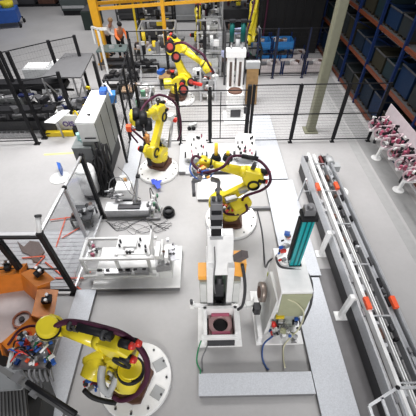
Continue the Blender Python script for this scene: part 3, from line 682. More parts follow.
# ================================================================ ORANGE TURNTABLE
t = thing('rotary_table', 'octagonal rotary table with orange sheet panels and pale centre at the left edge', 'rotary table', (-3.93,2.82,0))
cx, cy = -3.93, 2.82; zt = .64
q = Q(); q.cyl((cx,cy,0),(cx,cy,zt-.05),.42,.42,32); q.out('pedestal', offwhite)
q = Q(); q.cyl((cx,cy,zt-.05),(cx,cy,zt),.62,.62,40); q.out('table_disc', mat('pale_pinkish_plate',(.62,.57,.57),.4))
q = Q(); q.ring((cx+.36,cy-.05,zt+.02),(0,0,1),.17,.14,.04,28); q.out('hub_ring', mat('rust_ring',(.35,.12,.06),.5))
q = Q(); q.cyl((cx+.36,cy-.05,zt),(cx+.36,cy-.05,zt+.05),.05,.05,14); q.out('hub', darkgrey)
N = 8
for k in range(N):
    a0, a1 = 2*PI*(k-.5)/N+.15, 2*PI*(k+.5)/N+.15; am = (a0+a1)/2
    pi = lambda a, r_, z: (cx+r_*math.cos(a), cy+r_*math.sin(a), z)
    q = Q(); q.plate([pi(a0,.60,zt),pi(a1,.60,zt),pi(a1,.76,zt+.40),pi(a0,.76,zt+.40)],(math.cos(am),math.sin(am),-.6),.012); q.out('inner_panel', orange)
    q = Q(); q.plate([pi(a0,.76,zt+.40),pi(a1,.76,zt+.40),pi(am+.26,1.08,zt+.26),pi(am-.26,1.08,zt+.26)],(0,0,-1),.012); q.out('station_panel', orange)
    q = Q(); q.plate([pi(a1,.62,zt+.02),pi(a1,.78,zt+.46),pi(a1,1.00,zt+.42),pi(a1,.84,zt-.1)],(-math.sin(a1),math.cos(a1),0),.012); q.out('divider_panel', orange)
    q = Q(); c = pi(am,.92,zt+.40); q.obox(c,(.16,.10,.10),am); q.obox(pi(am,.97,zt+.45),(.10,.14,.06),am); cl = q.out('clamp', black)
    q = Q(); q.cyl(pi(am-.06,.95,zt+.44),pi(am-.06,.95,zt+.52),.03,.03,8); q.cyl(pi(am+.06,.95,zt+.44),pi(am+.06,.95,zt+.52),.03,.03,8); q.out('clamp_pin', steel, cl)
t = thing('junction_box', 'red junction box between the orange panels and the valve gripper', 'box', at(24,338,.9))
c = at(24,338,1.0); q = Q(); q.obox(c,(.22,.16,.12),.4); q.out('housing', redorange); q = Q(); q.obox((c.x,c.y,.45),(.06,.06,.9)); q.out('stand', darkgrey)
solo(B().tube([at(8,345,1.0),at(20,330,1.1),at(35,326,1.2),at(44,334,1.3)],.022,8),'supply_hose',hose,'maroon hose curling from the orange table towards the gripper','hose')
solo(B().plate([at(17,241,.04),at(24,247,.04),at(30,241,.04),at(39,242,.04),at(45,252,.04),at(40,258,.04),at(41,263,.04),at(33,262,.04),at(31,256,.04),at(22,252,.04)],(0,0,1),.015),'reflection_patch',mat('reflection_taupe',(.16,.12,.11),.8),'dark brown patch on the ribbed deck painted in for a reflection in the clear fence','painted reflection')  # flat patch standing in for a dark reflection in the clear panel
# dark machine at the lower left
t = thing('machine_base', 'dark machine bed with grey ribbed cover at the bottom left corner', 'machine', (-3.3,1.3,0))
q = Q(); q.hexa([tuple(at(-30,352,.7)[:2]), tuple(at(30,350,.7)[:2]), tuple(at(44,388,.7)[:2]), tuple(at(34,440,.7)[:2]), tuple(at(-30,440,.7)[:2])],0,.7); q.out('bed', mat('bed_dark',(.045,.045,.045),.5))
q = Q(); pl = [at(-4,392,.86),at(26,384,.86),at(30,420,.86),at(-4,424,.86)]; q.plate(pl,(0,0,1),.02); q.out('cover_plate', mat('cover_grey',(.10,.10,.10),.5))
q = Q()
for k in range(9): a = pl[0].lerp(pl[1],(k+.5)/9); b = pl[3].lerp(pl[2],(k+.5)/9); q.bar(a+Vector((0,0,.03)), b+Vector((0,0,.03)), .02)
q.out('cover_ribs', mat('rib_grey',(.16,.16,.16),.5), kind='stuff')
q = Q(); q.plate([at(-4,369,1.1),at(20,366,1.1),at(30,380,1.1),at(22,390,1.1),at(-4,392,1.1)],(0,0,1),.05); q.out('alu_plate', mat('dull_plate',(.30,.31,.32),.45,.3))
q = Q(); q.bar(at(8,370,1.1), at(13,348,1.35), .045); q.out('white_arm', offwhite)
for k in range(9):
    q = Q(); c = at(R.uniform(2,40), R.uniform(352,372), R.uniform(.75,.9)); s = R.uniform(.06,.14); q.obox(c, (s,s*.7,s*.8), R.uniform(0,3)); q.out('bed_block', (black,darkgrey,midgrey,brown)[k%4])
for k in range(6): q = Q(); a = at(22+k*3.6,372,.95); q.bar(a, at(26+k*3,388,.95), .03, .02); q.out('rib_bracket', midgrey)
t = thing('frame_beam', 'long dark steel beam with black pipe running diagonally across the bottom left corner', 'beam', at(40,395))
zb = 1.5; a, b = at(-10,362,zb), at(84,422,zb); q = Q(); q.bar(a, b, .07, .06); q.out('beam', mat('beam_grey',(.20,.20,.20),.5,.3))
q = Q(); q.cyl(at(27,382,zb+.06), at(76,414,zb+.06), .035, .035, 14); q.out('pipe', black)
q = Q(); q.obox(at(18,378,zb+.03),(.13,.12,.10),-.5); q.obox(at(34,394,zb),(.08,.08,.12),-.5); q.out('clamp', midgrey)
for s in (.22,.8): p = a.lerp(b, s); q = Q(); q.bar((p.x,p.y,.7),(p.x,p.y,zb-.03),.06); q.out('leg', darkgrey)

# ================================================================ WHITE CLAMPING FRAME (left)
t = thing('fixture_table', 'long white clamping fixture frame on the low platform at the left', 'fixture', (-1.9,4.2,.14))
z = .80; X0, X1 = -2.78, -1.15
for y, w in ((4.62,.05),(4.06,.06)): q = Q(); q.box(X0,X1,y-w/2,y+w/2,z-.07,z); q.out('long_rail', white, bev=.004)
q = Q(); q.box(X0,X1,3.88,3.93,.30,.36); q.out('lower_rail', offwhite)
q = Q(); q.box(X0,X1,4.04,4.09,.32,.38); q.out('lower_rail', offwhite)
for x in (X0+.03,-2.0,-1.3):
    q = Q(); q.box(x-.03,x+.03,4.06,4.62,z-.07,z-.01); q.out('cross_rail', white)
    for y in (4.06,4.62): q = Q(); q.box(x-.03,x+.03,y-.03,y+.03,.14,z-.07); q.out('leg', offwhite)
q = Q(); q.box(-2.02,-1.22,4.12,4.66,z,z+.03); q.out('tool_plate', white, bev=.004)
q = Q(); q.box(-1.86,-1.56,4.28,4.50,z+.03,z+.10); q.box(-1.80,-1.6,4.18,4.30,z+.03,z+.07); q.out('locator_block', white, bev=.01)
for (x, y) in ((-1.94,4.34),(-1.94,4.46),(-1.50,4.34),(-1.50,4.5),(-1.74,4.15),(-1.68,4.15),(-1.36,4.3),(-1.34,4.18)): q = Q(); q.obox((x,y,z+.07),(.04,.035,.09)); q.out('clamp_pin', darkgrey)
q = Q(); q.box(-1.24,-1.21,4.12,4.62,z,z+.34); q.out('upright_blade', white)
q = Q(); q.cyl((-1.225,4.6,z+.34),(-1.225,4.6,z+.42),.02,.02,8); q.out('blade_tip', darkgrey)
for i, (x, y, zz, sx, sy, sz) in enumerate(((-1.08,4.2,.85,.10,.4,.12),(-.99,4.26,.8,.05,.42,.2),(-.90,4.15,.75,.08,.3,.2),(-1.0,4.05,.5,.3,.2,.2),(-.9,4.4,.55,.2,.15,.3))):
    q = Q(); q.obox((x,y,zz),(sx,sy,sz),.05*i); q.out('clamp_block', (white,offwhite,white,steel,white)[i])
for k in range(14):
    q = Q(); c = (r.uniform(-1.12,-.72), r.uniform(4.0,4.45), r.uniform(.6,.92)); s = r.uniform(.03,.06)
    q.cyl(c,(c[0]+.06,c[1],c[2]),s*.5,n=10) if k%2 else q.obox(c,(s,s,s*1.6),r.uniform(0,2)); q.out(('pneumatic_cylinder','small_clamp')[k%2], (steel,darkgrey,midgrey,alu,brown)[k%5])
q = Q(); q.box(-1.1,-.8,3.95,4.5,.14,.4); q.out('end_stand', offwhite)
q = Q(); q.obox((-.74,4.25,.68),(.2,.4,.02),.2); q.out('film_cover', mat('pale_film',(.66,.66,.72),.3))
q = Q(); q.box(-2.72,-2.45,4.2,4.55,.5,.55); q.out('clamp_bed', offwhite)
for k in range(8):
    q = Q(); c = (r.uniform(-2.68,-2.48), r.uniform(4.2,4.5), r.uniform(.6,.75)); q.obox(c,(.07,.05,.10),r.uniform(0,3)); q.out('red_clamp', (pink,offwhite,darkgrey,white)[k%4])
for k in range(8): q = Q(); x = r.uniform(-2.5,-1.4); q.obox((x,3.98,.45),(.08,.04,.05)); q.out('lower_latch', darkgrey)
q = Q(); q.box(-2.3,-1.7,3.9,4.02,.36,.44); q.box(-1.62,-1.3,3.9,4.02,.36,.46); q.out('lower_tray', steel)

# ================================================================ BENCH + FIXTURES (left, behind)
t = thing('assembly_bench', 'low aluminium bench rail with trailing cables in front of the grey cabinet', 'bench', (-2.2,6.2,0))
q = Q(); q.box(-2.75,-1.55,5.95,6.30,.05,.30); q.out('bench_body', alu, bev=.01)
q = Q(); q.box(-2.4,-1.8,6.0,6.16,.30,.34); q.out('recess', darkgrey)
q = Q(); q.box(-2.75,-1.55,5.95,6.0,.0,.05); q.out('front_rail', steel)
for k in range(10):
    q = Q(); c = (r.uniform(-2.8,-2.3), r.uniform(6.1,6.5), r.uniform(.35,.6)); q.obox(c,(.12,.06,.08),r.uniform(0,3)) if k%2 else q.cyl(c,(c[0]+.2,c[1]+.03,c[2]),.025,n=10); q.out(('hose_clamp','pneumatic_cylinder')[k%2], (steel,midgrey,alu)[k%3])
q = Q(); q.tube([(-2.7,6.4,.4),(-2.6,6.6,.8),(-2.3,6.6,.9),(-2.1,6.45,.5),(-1.8,6.3,.4)],.012,6); q.out('grey_loop', midgrey)
q = Q(); q.tube([(-2.5,7.2,.8),(-2.2,6.9,.7),(-2.0,6.5,.5),(-1.9,6.3,.32)],.010,6); q.out('thin_loop', darkgrey)
t = thing('control_box', 'white equipment box behind the aluminium bench', 'box', (-2.3,6.8,0))
q = Q(); q.box(-2.55,-2.12,6.55,6.95,.12,.50); q.out('housing', white, bev=.015)
q = Q(); q.obox((-2.3,6.95,.55),(.08,.06,.1)); q.out('orange_tip', mat('ochre',(.5,.25,.06),.5))
q = Q(); q.obox((-2.35,7.0,.55),(.22,.1,.14)); q.out('top_fitting', offwhite)
t = thing('lever_arm', 'slim silver lever with black knob rising beside the white plinth', 'lever', (-1.75,6.5,0))
q = Q(); q.bar((-1.95,6.25,.3),(-1.80,6.5,1.0),.05); q.out('bar', alu); q = Q(); q.obox((-1.80,6.5,1.03),(.1,.1,.06)); q.out('knob', black); q = Q(); q.box(-2.02,-1.80,6.12,6.3,.28,.34); q.out('foot', darkgrey)
t = thing('valve_fixture', 'small upright fixture of green and white valves with blue tubing by the black floor puck', 'fixture', (-1.45,6.1,0))
for k in range(20):
    q = Q(); c = (r.uniform(-1.62,-1.28), r.uniform(5.9,6.3), r.uniform(.08,.5)); s = r.uniform(.05,.10)
    q.obox(c,(s,s*.6,s*1.4),r.uniform(0,3)) if k%2 else q.cyl(c,(c[0],c[1]+.03,c[2]+.1),s*.35,n=10); q.out(('valve_block','pneumatic_cylinder')[k%2],(steel,greygreen,midgrey,white,mat('dull_green',(.12,.28,.18),.5),alu,darkgrey)[k%7])
q = Q(); q.box(-1.64,-1.26,5.86,6.34,0,.08); q.out('base', steel)
q = Q(); q.tube([(-1.5,6.2,.5),(-1.5,6.35,.75),(-1.42,6.3,.5)],.012,6); q.out('black_loop', black)
t = thing('floor_puck', 'round black ribbed drum standing on the floor in front of the middle left robot', 'drum', (-1.05,6.08,0))
q = Q(); q.cyl((-1.05,6.08,0),(-1.05,6.08,.10),.17,.17,28); q.out('flange', black); q = Q(); q.ring((-1.05,6.08,.14),(0,0,1),.13,.09,.10,24); q.out('rim', softblack); q = Q(); q.cyl((-1.05,6.08,.1),(-1.05,6.08,.12),.09,.09,20); q.out('inner_core', darkgrey)
q = B(); pl = [at(151,180,.12),at(154,179,.14),at(157,181,.13),at(162,180,.12),at(160,184,.12),at(161,188,.12),at(157,189,.12),at(155,185,.14),at(152,184,.12)]
solo(q.plate(pl,(0,0,1),.012),'plastic_film',blue2,'scrap of bright blue film lying on the front of the white plinth','film')
for k in range(7):
    pts = [(-2.75+k*.05,5.85-.03*k,.02)]
    for j in range(1,8): pts.append((-2.7+j*.24+r.uniform(-.1,.1), 5.72-.20*math.sin(j*1.1+k*.7)-.03*k+r.uniform(-.08,.08), .012+.008*k))
    solo(B().tube(pts,.006,5),'loose_cable',darkgrey,'thin dark cable lying in loops on the floor in front of the aluminium bench','cable','loose cables in front of the aluminium bench')

# ================================================================ GREY CABINET (left)
t = thing('control_cabinet', 'tall grey control cabinet with bright white top beside the mesh fence', 'cabinet', (-3.15,8.4,0))
q = Q(); q.box(-3.42,-2.92,7.55,9.35,.5,2.0); q.out('body', mat('cabinet_grey',(.23,.24,.23),.5), bev=.01)
q = Q(); q.box(-3.44,-2.93,7.54,9.37,2.0,2.04); q.out('top_panel', white)
q = Q(); q.box(-3.42,-2.95,7.52,7.55,1.45,2.0); q.out('front_panel', offwhite)
q = Q(); q.box(-3.30,-3.0,7.50,7.525,1.55,1.58); q.obox((-3.15,7.9,2.06),(.08,.04,.05)); q.out('front_latch', black)
for y in (8.1,8.8): q = Q(); q.box(-2.92,-2.905,y-.008,y+.008,.55,1.95); q.out('door_seam', darkgrey)
q = Q(); q.box(-3.40,-2.95,7.6,9.3,0,.5); q.out('plinth', darkgrey)
q = Q(); q.obox((-3.02,9.2,2.10),(.2,.3,.12)); q.out('cable_outlet', blue)
t = thing('cable_bundle', 'mass of hanging black cables at the near end of the grey cabinet', 'cables', (-2.95,7.3,0))
for k in range(22):
    q = Q(); x = -3.1+r.uniform(0,.35); y = 7.45-r.uniform(0,.35); q.tube([(x,y+.1,1.5-r.uniform(0,.4)),(x+r.uniform(-.1,.12),y-.1,1.0),(x+r.uniform(-.1,.12),y-.15,.5),(x+r.uniform(-.15,.2),y-.3,.05)],.03,6); q.out('cable', softblack)
t = thing('small_cabinet', 'short dark grey cabinet with a pale green scanner on top', 'cabinet', (-3.6,7.3,0))
q = Q(); q.box(-3.72,-3.18,7.42,7.50,.75,1.30); q.box(-3.72,-3.44,7.50,8.2,.75,1.30); q.out('body', mat('slate_body',(.10,.105,.11),.5), bev=.01); q = Q(); q.box(-3.72,-3.16,7.40,7.51,1.30,1.33); q.box(-3.72,-3.44,7.5,8.22,1.30,1.33); q.out('lid', mat('slate_lid',(.20,.22,.22),.5))
q = Q(); q.obox((-3.58,7.85,1.42),(.15,.15,.18),.4); q.obox((-3.5,7.7,1.37),(.05,.05,.08)); q.out('scanner', mat('pale_cyan',(.35,.62,.60),.4))
q = Q(); q.bar((-3.66,7.46,0),(-3.66,7.46,.75),.08); q.bar((-3.24,7.46,0),(-3.24,7.46,.75),.06); q.bar((-3.6,8.1,0),(-3.6,8.1,.75),.08); q.out('leg', darkgrey)
t = thing('white_tank', 'white rounded tank below the dark grey cabinet, behind the black fence post', 'tank', (-3.3,6.9,0))
q = Q(); q.cyl((-3.38,6.98,.15),(-3.38,6.98,.92),.27,.27,28); q.ball((-3.38,6.98,.92),.27,(1,1,.4),20); q.out('shell', white)
q = Q(); q.ring((-3.38,6.98,.12),(0,0,1),.23,.12,.24,24); q.out('foot_ring', midgrey)
t = thing('tool_trolley', 'low dark trolley loaded with parts between the clear fence and the white tank', 'trolley', (-3.3,5.9,0))
q = Q(); q.box(-3.6,-3.05,5.65,6.2,.25,.30); q.out('shelf', darkgrey)
for k in range(12): q = Q(); q.obox((r.uniform(-3.55,-3.1),r.uniform(5.7,6.15),.35),(r.uniform(.06,.16),.08,.09),r.uniform(0,3)); q.out('loose_part',(midgrey,brown,steel,black,grey)[k%5])
for x in (-3.58,-3.07):
    for y in (5.67,6.18): q = Q(); q.bar((x,y,0),(x,y,.25),.04); q.out('leg', black)
q = B(); q.plate([at(59,168,.02),at(63,169,.02),at(63,176,.02),at(61,175,.02)],(0,0,1),.25); solo(q,'blue_cone',blue,'small blue marker standing on the pale floor outside the clear fence','marker')
q = B(); c = at(60,178); q.cyl((c.x,c.y,0),(c.x,c.y,.02),.30,.30,24); solo(q,'floor_cover',offwhite,'round pale cover plate on the floor outside the clear fence','cover')

# ================================================================ CLAMP PLATES behind the centre robot
def clamp_plate(x, y, label, seed):
    global t
    r = random.Random(seed); t = thing('clamp_plate', label, 'fixture', (x,y,.14), 0, 'perforated clamp plates')
    q = Q(); zz = lambda py: .34+(py-y+.3)*.85; q.plate([(px, py, zz(py)) for px, py in ((x-.30,y-.28),(x+.25,y-.28),(x+.31,y-.15),(x+.31,y+.28),(x-.2,y+.32),(x-.31,y+.2))],(0,-.65,.76),.05); q.out('plate', white, bev=.005)
    for sx in (-.25,.25):
        for sy in (-.2,.2): q = Q(); q.cyl((x+sx,y+sy,.14),(x+sx,y+sy,zz(y+sy)),.035,.035,10); q.out('leg', steel)
    for k in range(15):
        px, py = x+r.uniform(-.26,.26), y+r.uniform(-.24,.26); q = Q(); q.obox((px,py-.04,zz(py)+.07),(r.uniform(.03,.06),.03,.08),r.uniform(0,3)); q.out('clamp_pin', (black,darkgrey,pink,darkgrey)[k%4])
    for s in (-1,1): q = Q(); q.ring((x+s*.34,y-.05,.33),(1,0,0),.10,.05,.05,14); q.out('side_bracket', darkgrey)
clamp_plate(-.30,8.40,'white perforated clamp plate with black pins left of the yellow cylinder',3)
clamp_plate(1.26,8.40,'white perforated clamp plate with black pins right of the short black cylinder',4)
for x, hh, m, lab in ((.34,.42,mat('amber_yellow',(.80,.50,.03),.4),'tall yellow cylinder on a round black ribbed base'),(.72,.12,mat('amber_yellow',(.80,.50,.03),.4),'low black round base with a stubby yellow top')):
    t = thing('spindle', lab, 'cylinder', (x,8.35,.14))
    for k in range(3): q = Q(); q.cyl((x,8.35,.14+k*.06),(x,8.35,.18+k*.06),.17-.02*k,.17-.02*k,22); q.out('base_disc', black)
    q = Q(); q.cyl((x,8.35,.32),(x,8.35,.32+hh),.065,.055,16); q.out('barrel', m)
solo(B().obox((.50,7.9,.18),(.28,.18,.09)).ball((.50,7.9,.22),.1,(1.3,.8,.6),10),'junction_box',softblack,'small black box on the edge of the wide pale platform','box')
solo(B().bar((-.5,7.68,.012),(1.5,7.68,.012),.02,.024),'edge_shadow_bar',darkgrey,'thin dark bar drawn for the shadow along the front edge of the wide pale platform','bar')  # dark bar stands in for the shadow at the platform's front edge
# small white machine and film behind door
t = thing('pump_unit', 'small pump with black wheels on the floor behind the mesh fence', 'pump', at(193,128))
c = at(193,128); q = Q(); q.obox((c.x,c.y,.12),(.3,.12,.12),.6); q.out('body', offwhite)
for d in (-.14,.02): q = Q(); q.cyl((c.x+d,c.y-.1,.07),(c.x+d+.02,c.y-.18,.07),.07,.07,12); q.out('wheel', black)

# ================================================================ PINK FIXTURES + RACK, right
t = thing('fixture_rail', 'white backed support rail carrying five pink and white clamping fixtures', 'rail', (5.9,8,0))
q = Q(); q.plate([(6.02,4.9,.95),(6.02,9.55,.95),(6.06,9.55,1.35),(6.06,4.9,1.35)],(1,0,0),.02); q.out('back_panel', mat('pinkish_white',(.60,.52,.55),.5))
q = Q(); q.bar((5.5,4.9,.75),(5.5,9.5,.75),.06); q.bar((5.9,4.9,.75),(5.9,9.5,.75),.06); q.out('long_rails', steel)
for y in (5.2,7.2,9.3): q = Q(); q.bar((5.9,y,0),(5.9,y,.75),.07); q.bar((5.5,y,.75),(6.05,y,.75),.05); q.out('support_leg', darkgrey)
for i in range(6):
    y = 8.88-.50*i; nm = ['farthest','second farthest','middle','second nearest','nearest','last'][i]
    if i == 5: nm = 'frame edge'
    t = thing('clamping_fixture', ('pink and white clamping fixture on the right rail, %s in the row' % nm) if i < 5 else 'pink and white clamping fixture cut off by the right edge of the photo', 'fixture', (5.6,y,.78), 0, 'pink clamping fixtures')
    r = random.Random(i)
    q = Q(); q.ring((5.38,y,1.0),(.35,1,0),.17,.13,.05,18); q.out('front_ring', mat('pale_pink_metal',(.50,.36,.40),.4))
    q = Q(); q.ring((5.62,y+.08,1.05),(.35,1,0),.17,.13,.05,18); q.out('back_ring', MATS['pale_pink_metal'])
    q = Q(); q.box(5.30,5.95,y-.06,y+.04,.78,.84); q.out('bed', white)
    for k in range(5): q = Q(); q.obox((5.34+k*.12,y+r.uniform(-.15,.1),1.0+r.uniform(-.08,.12)),(.06,.07,.14),r.uniform(0,3)); q.out('pink_jaw', pink)
    for k in range(11): q = Q(); q.obox((5.30+k*.055,y+r.uniform(-.2,.15),1.0+r.uniform(-.05,.22)),(.05,.12,.06),r.uniform(0,3)); q.out('jaw_block', (black,offwhite,black,mat('deep_maroon',(.12,.01,.03),.5))[k%4])
    q = Q(); q.bar((5.30,y-.12,.9),(5.85,y+.12,1.2),.035); q.bar((5.35,y+.12,1.16),(5.85,y+.14,1.2),.03); q.out('strap', mat('pink_white',(.62,.48,.52),.4))
for (bx, by, tx, ty, w) in ((376,158,384,146,'farther'),(398,190,414,172,'nearer')):
    a = at(bx,by); h = .62; t = thing('guide_post','white steel post with round foot plate by the dark floor band, %s of the two' % w,'post',a,0,'white posts by the rack')
    q = Q(); q.bar(a,(a.x+.05,a.y,h),.08); q.out('tube',white); q = Q(); q.cyl(a,a+Vector((0,0,.02)),.16,.16,20); q.out('foot_plate',white); q = Q(); q.bar((a.x,a.y,h),(a.x+.35,a.y,h+.03),.06); q.out('bracket',white)
def rack(label, x0, x1, y0, y1, bays, levels, along, name='pallet_rack', seed=1, fill=True):
    global t
    t = thing(name, label, 'rack', ((x0+x1)/2,(y0+y1)/2,0))
    P = (lambda s, d, z: (x0+d*(x1-x0), y0+s*(y1-y0), z)) if along == 'y' else (lambda s, d, z: (x0+s*(x1-x0), y0+d*(y1-y0), z))
    H = levels[-1]+1.0
    for k in range(bays+1):
        s = k/bays
        q = Q(); q.bar(P(s,0,0),P(s,0,H),.09); q.bar(P(s,1,0),P(s,1,H),.09)
        z = .3
        while z < H-.8: q.bar(P(s,0,z),P(s,1,z+.6),.04); q.bar(P(s,1,z+.6),P(s,0,z+1.1),.04); z += 1.1
        q.out('upright_frame', rackblue)
    for z in levels:
        for d in (0,1): q = Q(); q.bar(P(0,d,z),P(1,d,z),.05,.11); q.out('beam', rackorange)
        q = Q(); q.hexa([P(0,0,0)[:2],P(1,0,0)[:2],P(1,1,0)[:2],P(0,1,0)[:2]],z+.03,z+.05); q.out('shelf_deck', darkgrey)
    return P
YB = [4.2+2.0*i for i in range(9)]
rack('tall dark pallet rack with blue uprights and orange beams along the right wall', 6.15,7.25,4.2,20.2,8,(.12,1.5,2.85,4.2),'y')
crm = [mat('crate_navy',(.006,.014,.028),.6), mat('crate_teal',(.008,.02,.026),.6), mat('crate_brown',(.022,.02,.012),.7), mat('crate_grey',(.016,.02,.022),.6), mat('crate_blue',(.004,.017,.05),.6)]
crates = {}
def crate(nm, lab, grp, x, y, z, sx, sy, sz, m, key):
    k = (key, m.name)
    if k not in crates:
        t = thing(nm, lab, 'crate', (x,y,z), 0, grp)
        q = B(); q.t = t; h = .03
        q.box(-sx/2,sx/2,-sy/2,sy/2,.08,.11); q.box(-sx/2,-sx/2+h,-sy/2,sy/2,.1,sz); q.box(sx/2-h,sx/2,-sy/2,sy/2,.1,sz); q.box(-sx/2,sx/2,-sy/2,-sy/2+h,.1,sz); q.box(-sx/2,sx/2,sy/2-h,sy/2,.1,sz); q.box(-sx/2+h,sx/2-h,-sy/2+h,sy/2-h,.1,sz*.8); q.out('body', m)
        q = B(); q.t = t; q.box(-sx/2-.02,sx/2+.02,-sy/2-.02,-sy/2+.02,sz-.04,sz); q.box(-sx/2-.02,-sx/2+.02,-sy/2,sy/2,sz-.04,sz); q.out('rim', darkgrey)
        q = B(); q.t = t
        for yy in (-.4,0,.4): q.box(-sx/2,sx/2,yy*sy-.05,yy*sy+.05,0,.08)
        q.out('skid', mat('dark_skid',(.03,.02,.012),.7)); crates[k] = t
    else: dup(crates[k], (x,y,z), 0, lab, grp)
lv = ('floor level','first shelf','second shelf','third shelf')
CN = dict(zip([m.name for m in crm], ('dark navy','dark teal','dark brown','dark grey','deep blue')))
ORD = ('nearest','second','third','fourth','fifth','sixth','seventh','eighth','ninth','tenth','eleventh','twelfth','thirteenth','fourteenth','fifteenth','farthest')
r = random.Random(9)
for li, z in enumerate((.17,1.55,2.9,4.25)):
    seen = 0
    for i in range(8):
        for j in (.5,1.5):
            y = 4.2+2*i+j
            if li == 3 and r.random() < .2: continue
            u_, v_ = proj((6.3,y,z+.4))
            if not (-12 < u_ < 424 and -12 < v_ < 424): continue
            m_ = crm[(i*3+li*2+int(j))%5]
            crate('storage_crate','%s crate on the %s of the right rack, %s in from the camera' % (CN[m_.name],lv[li],ORD[seen]),'crates on the right rack, %s' % lv[li],6.7,y,z,.85,.86,.62 if (i+li)%3 else .85,m_,'a%d'%((i+li)%3>0)); seen += 1
# bright labels
# rear dark rack facing the camera and dark ground clutter
rack('dark rack across the back behind the blue crates', 2.6,6.2,19.2,20.4,2,(.12,1.6,3.0,4.2),'x')
for li, z in enumerate((.17,1.65,3.05)):
    for i in range(4): crate('storage_crate','%s crate on the %s of the rear rack, %s from the left' % (CN[crm[(i+li)%4].name],lv[li],('first','second','third','fourth')[i]),'crates in the rear rack, %s' % lv[li],3.05+i*.9,19.8,z,.8,.9,1.15,crm[(i+li)%4],'b')
t = thing('dark_container', 'big black container standing behind the blue crates', 'container', (4.3,18,0))
q = Q(); q.box(2.9,5.9,17.6,18.9,.0,2.9); q.out('body', mat('container_black',(.012,.012,.013),.7), bev=.02)
q = Q(); q.box(2.85,5.95,17.55,18.95,2.9,2.96); q.out('lid', mat('container_lid',(.02,.02,.02),.7)); 
for k in range(6): q = Q(); q.box(3.1+k*.45,3.14+k*.45,17.56,17.6,.05,2.85); q.out('rib', black)
cb = mat('crate_bright_blue',(.02,.16,.42),.45)
pp = mat('pale_part',(.55,.50,.50),.5)
bc = {}
def steel_crate(x, y, z, lab, grp, m, s=(1.0,.8,.6)):
    global t
    if m.name in bc: dup(bc[m.name],(x,y,z),0,lab,grp); return
    t = thing('stillage', lab, 'crate', (x,y,z), 0, grp); q = B(); q.t = t; sx, sy, sz = s
    for i in (-1,1):
        for j in (-1,1): q.bar((i*sx/2,j*sy/2,0),(i*sx/2,j*sy/2,sz),.06)
    q.out('corner_post', rackblue)
    q = B(); q.t = t; q.box(-sx/2,sx/2,-sy/2,sy/2,.08,.12); q.box(-sx/2,sx/2,-sy/2,-sy/2+.02,.1,sz*.7); q.box(-sx/2,sx/2,sy/2-.02,sy/2,.1,sz*.7); q.box(-sx/2,-sx/2+.02,-sy/2,sy/2,.1,sz*.7); q.box(sx/2-.02,sx/2,-sy/2,sy/2,.1,sz*.7); q.out('panels', m)
    for k in range(5):
        q = B(); q.t = t; q.obox((R.uniform(-.35,.35),R.uniform(-.25,.25),.35),(.2,.25,.12),R.uniform(0,3)); q.out('contents',(pp,midgrey,brown,offwhite)[k%4])
    bc[m.name] = t
for (x, y, z, m, lab) in ((2.75,16.6,0,cb,'bright blue steel crate at the rear left, lower of the stack'),(2.75,16.6,.62,cb,'bright blue steel crate at the rear left, upper of the stack'),(3.85,16.6,0,cb,'bright blue steel crate beside the stack, bottom of its pair'),(3.85,16.6,.62,cb,'bright blue steel crate beside the stack, top of its pair')):
    steel_crate(x,y,z,lab,'bright blue steel crates behind the rear fence',m)
for i in range(3):
    for j in range(2):
        steel_crate(3.1+i*1.1 if j else 4.6+i*.0, 15.4+j*.0 if j else 16.6, 0, 'pale steel stillage of parts behind the rear fence, %s' % (['left','middle','right'][i] if j else 'beside the bright blue crates'), 'pale stillages behind the rear fence', pp) if (j or i == 0) else None
for i, (x, y) in enumerate(((2.9,13.4),(4.0,13.2),(5.1,13.3))):
    pass

# ================================================================ REAR WHITE MACHINE + TEAL CYLINDERS
t = thing('pedestal_machine', 'white machine with a round brown well and twin slots behind the fence door', 'machine', (1.15,11.6,0))
q = Q(); q.box(.72,1.58,10.6,11.6,0,.06); q.out('base_plate', white)
q = Q(); q.box(.84,1.46,11.0,11.45,.06,.55); q.out('lower_body', white, bev=.01)
q = Q(); q.box(.98,1.36,10.98,11.0,.12,.42); q.out('front_window', darkgrey)
q = Q(); q.box(.86,1.44,11.1,11.75,.55,.95); q.out('well_block', white, bev=.01)
q = Q(); q.ring((1.15,11.40,.96),(0,0,1),.27,.20,.06,28); q.out('well_ring', brown)
q = Q(); q.cyl((1.15,11.40,.955),(1.15,11.40,.97),.20,.20,24); q.out('well_disc', mat('brown_disc',(.12,.06,.04),.6))
for x in (.98,1.32): q = Q(); q.box(x-.13,x+.13,11.72,11.95,.3,2.05); q.out('cheek', white, bev=.01); q = Q(); q.box(x-.045,x+.045,11.70,11.72,1.0,1.9); q.out('slot', mat('slot_brown',(.10,.07,.06),.6))
q = Q(); q.box(.80,1.50,11.68,12.0,2.05,2.3); q.out('head_beam', white, bev=.01)
for x, lab in ((.98,'teal cylinder on top of the rear white machine, left of the pair'),(1.36,'teal cylinder on top of the rear white machine, right of the pair')):
    t = thing('hydraulic_cylinder', lab, 'cylinder', (x,11.85,2.3), 0, 'rear teal cylinders')
    q = Q(); q.cyl((x,11.85,2.3),(x,11.85,2.62),.035,.035,10); q.out('rod', steel)
    q = Q(); q.cyl((x,11.85,2.55),(x,11.85,3.15),.08,.08,16); q.out('casing', mat('deep_teal',(.0,.07,.065),.35)); q = Q(); q.box(x-.1,x+.1,11.76,11.94,3.15,3.22); q.out('cap', black)
t = thing('board_stand', 'brown board stand with grey top right of the rear white machine', 'stand', (1.85,12.2,0))
q = Q(); q.plate([(1.66,12.1,.05),(2.12,12.1,.05),(2.12,12.4,1.45),(1.66,12.4,1.45)],(0,1,0),.05); q.out('board', wood)
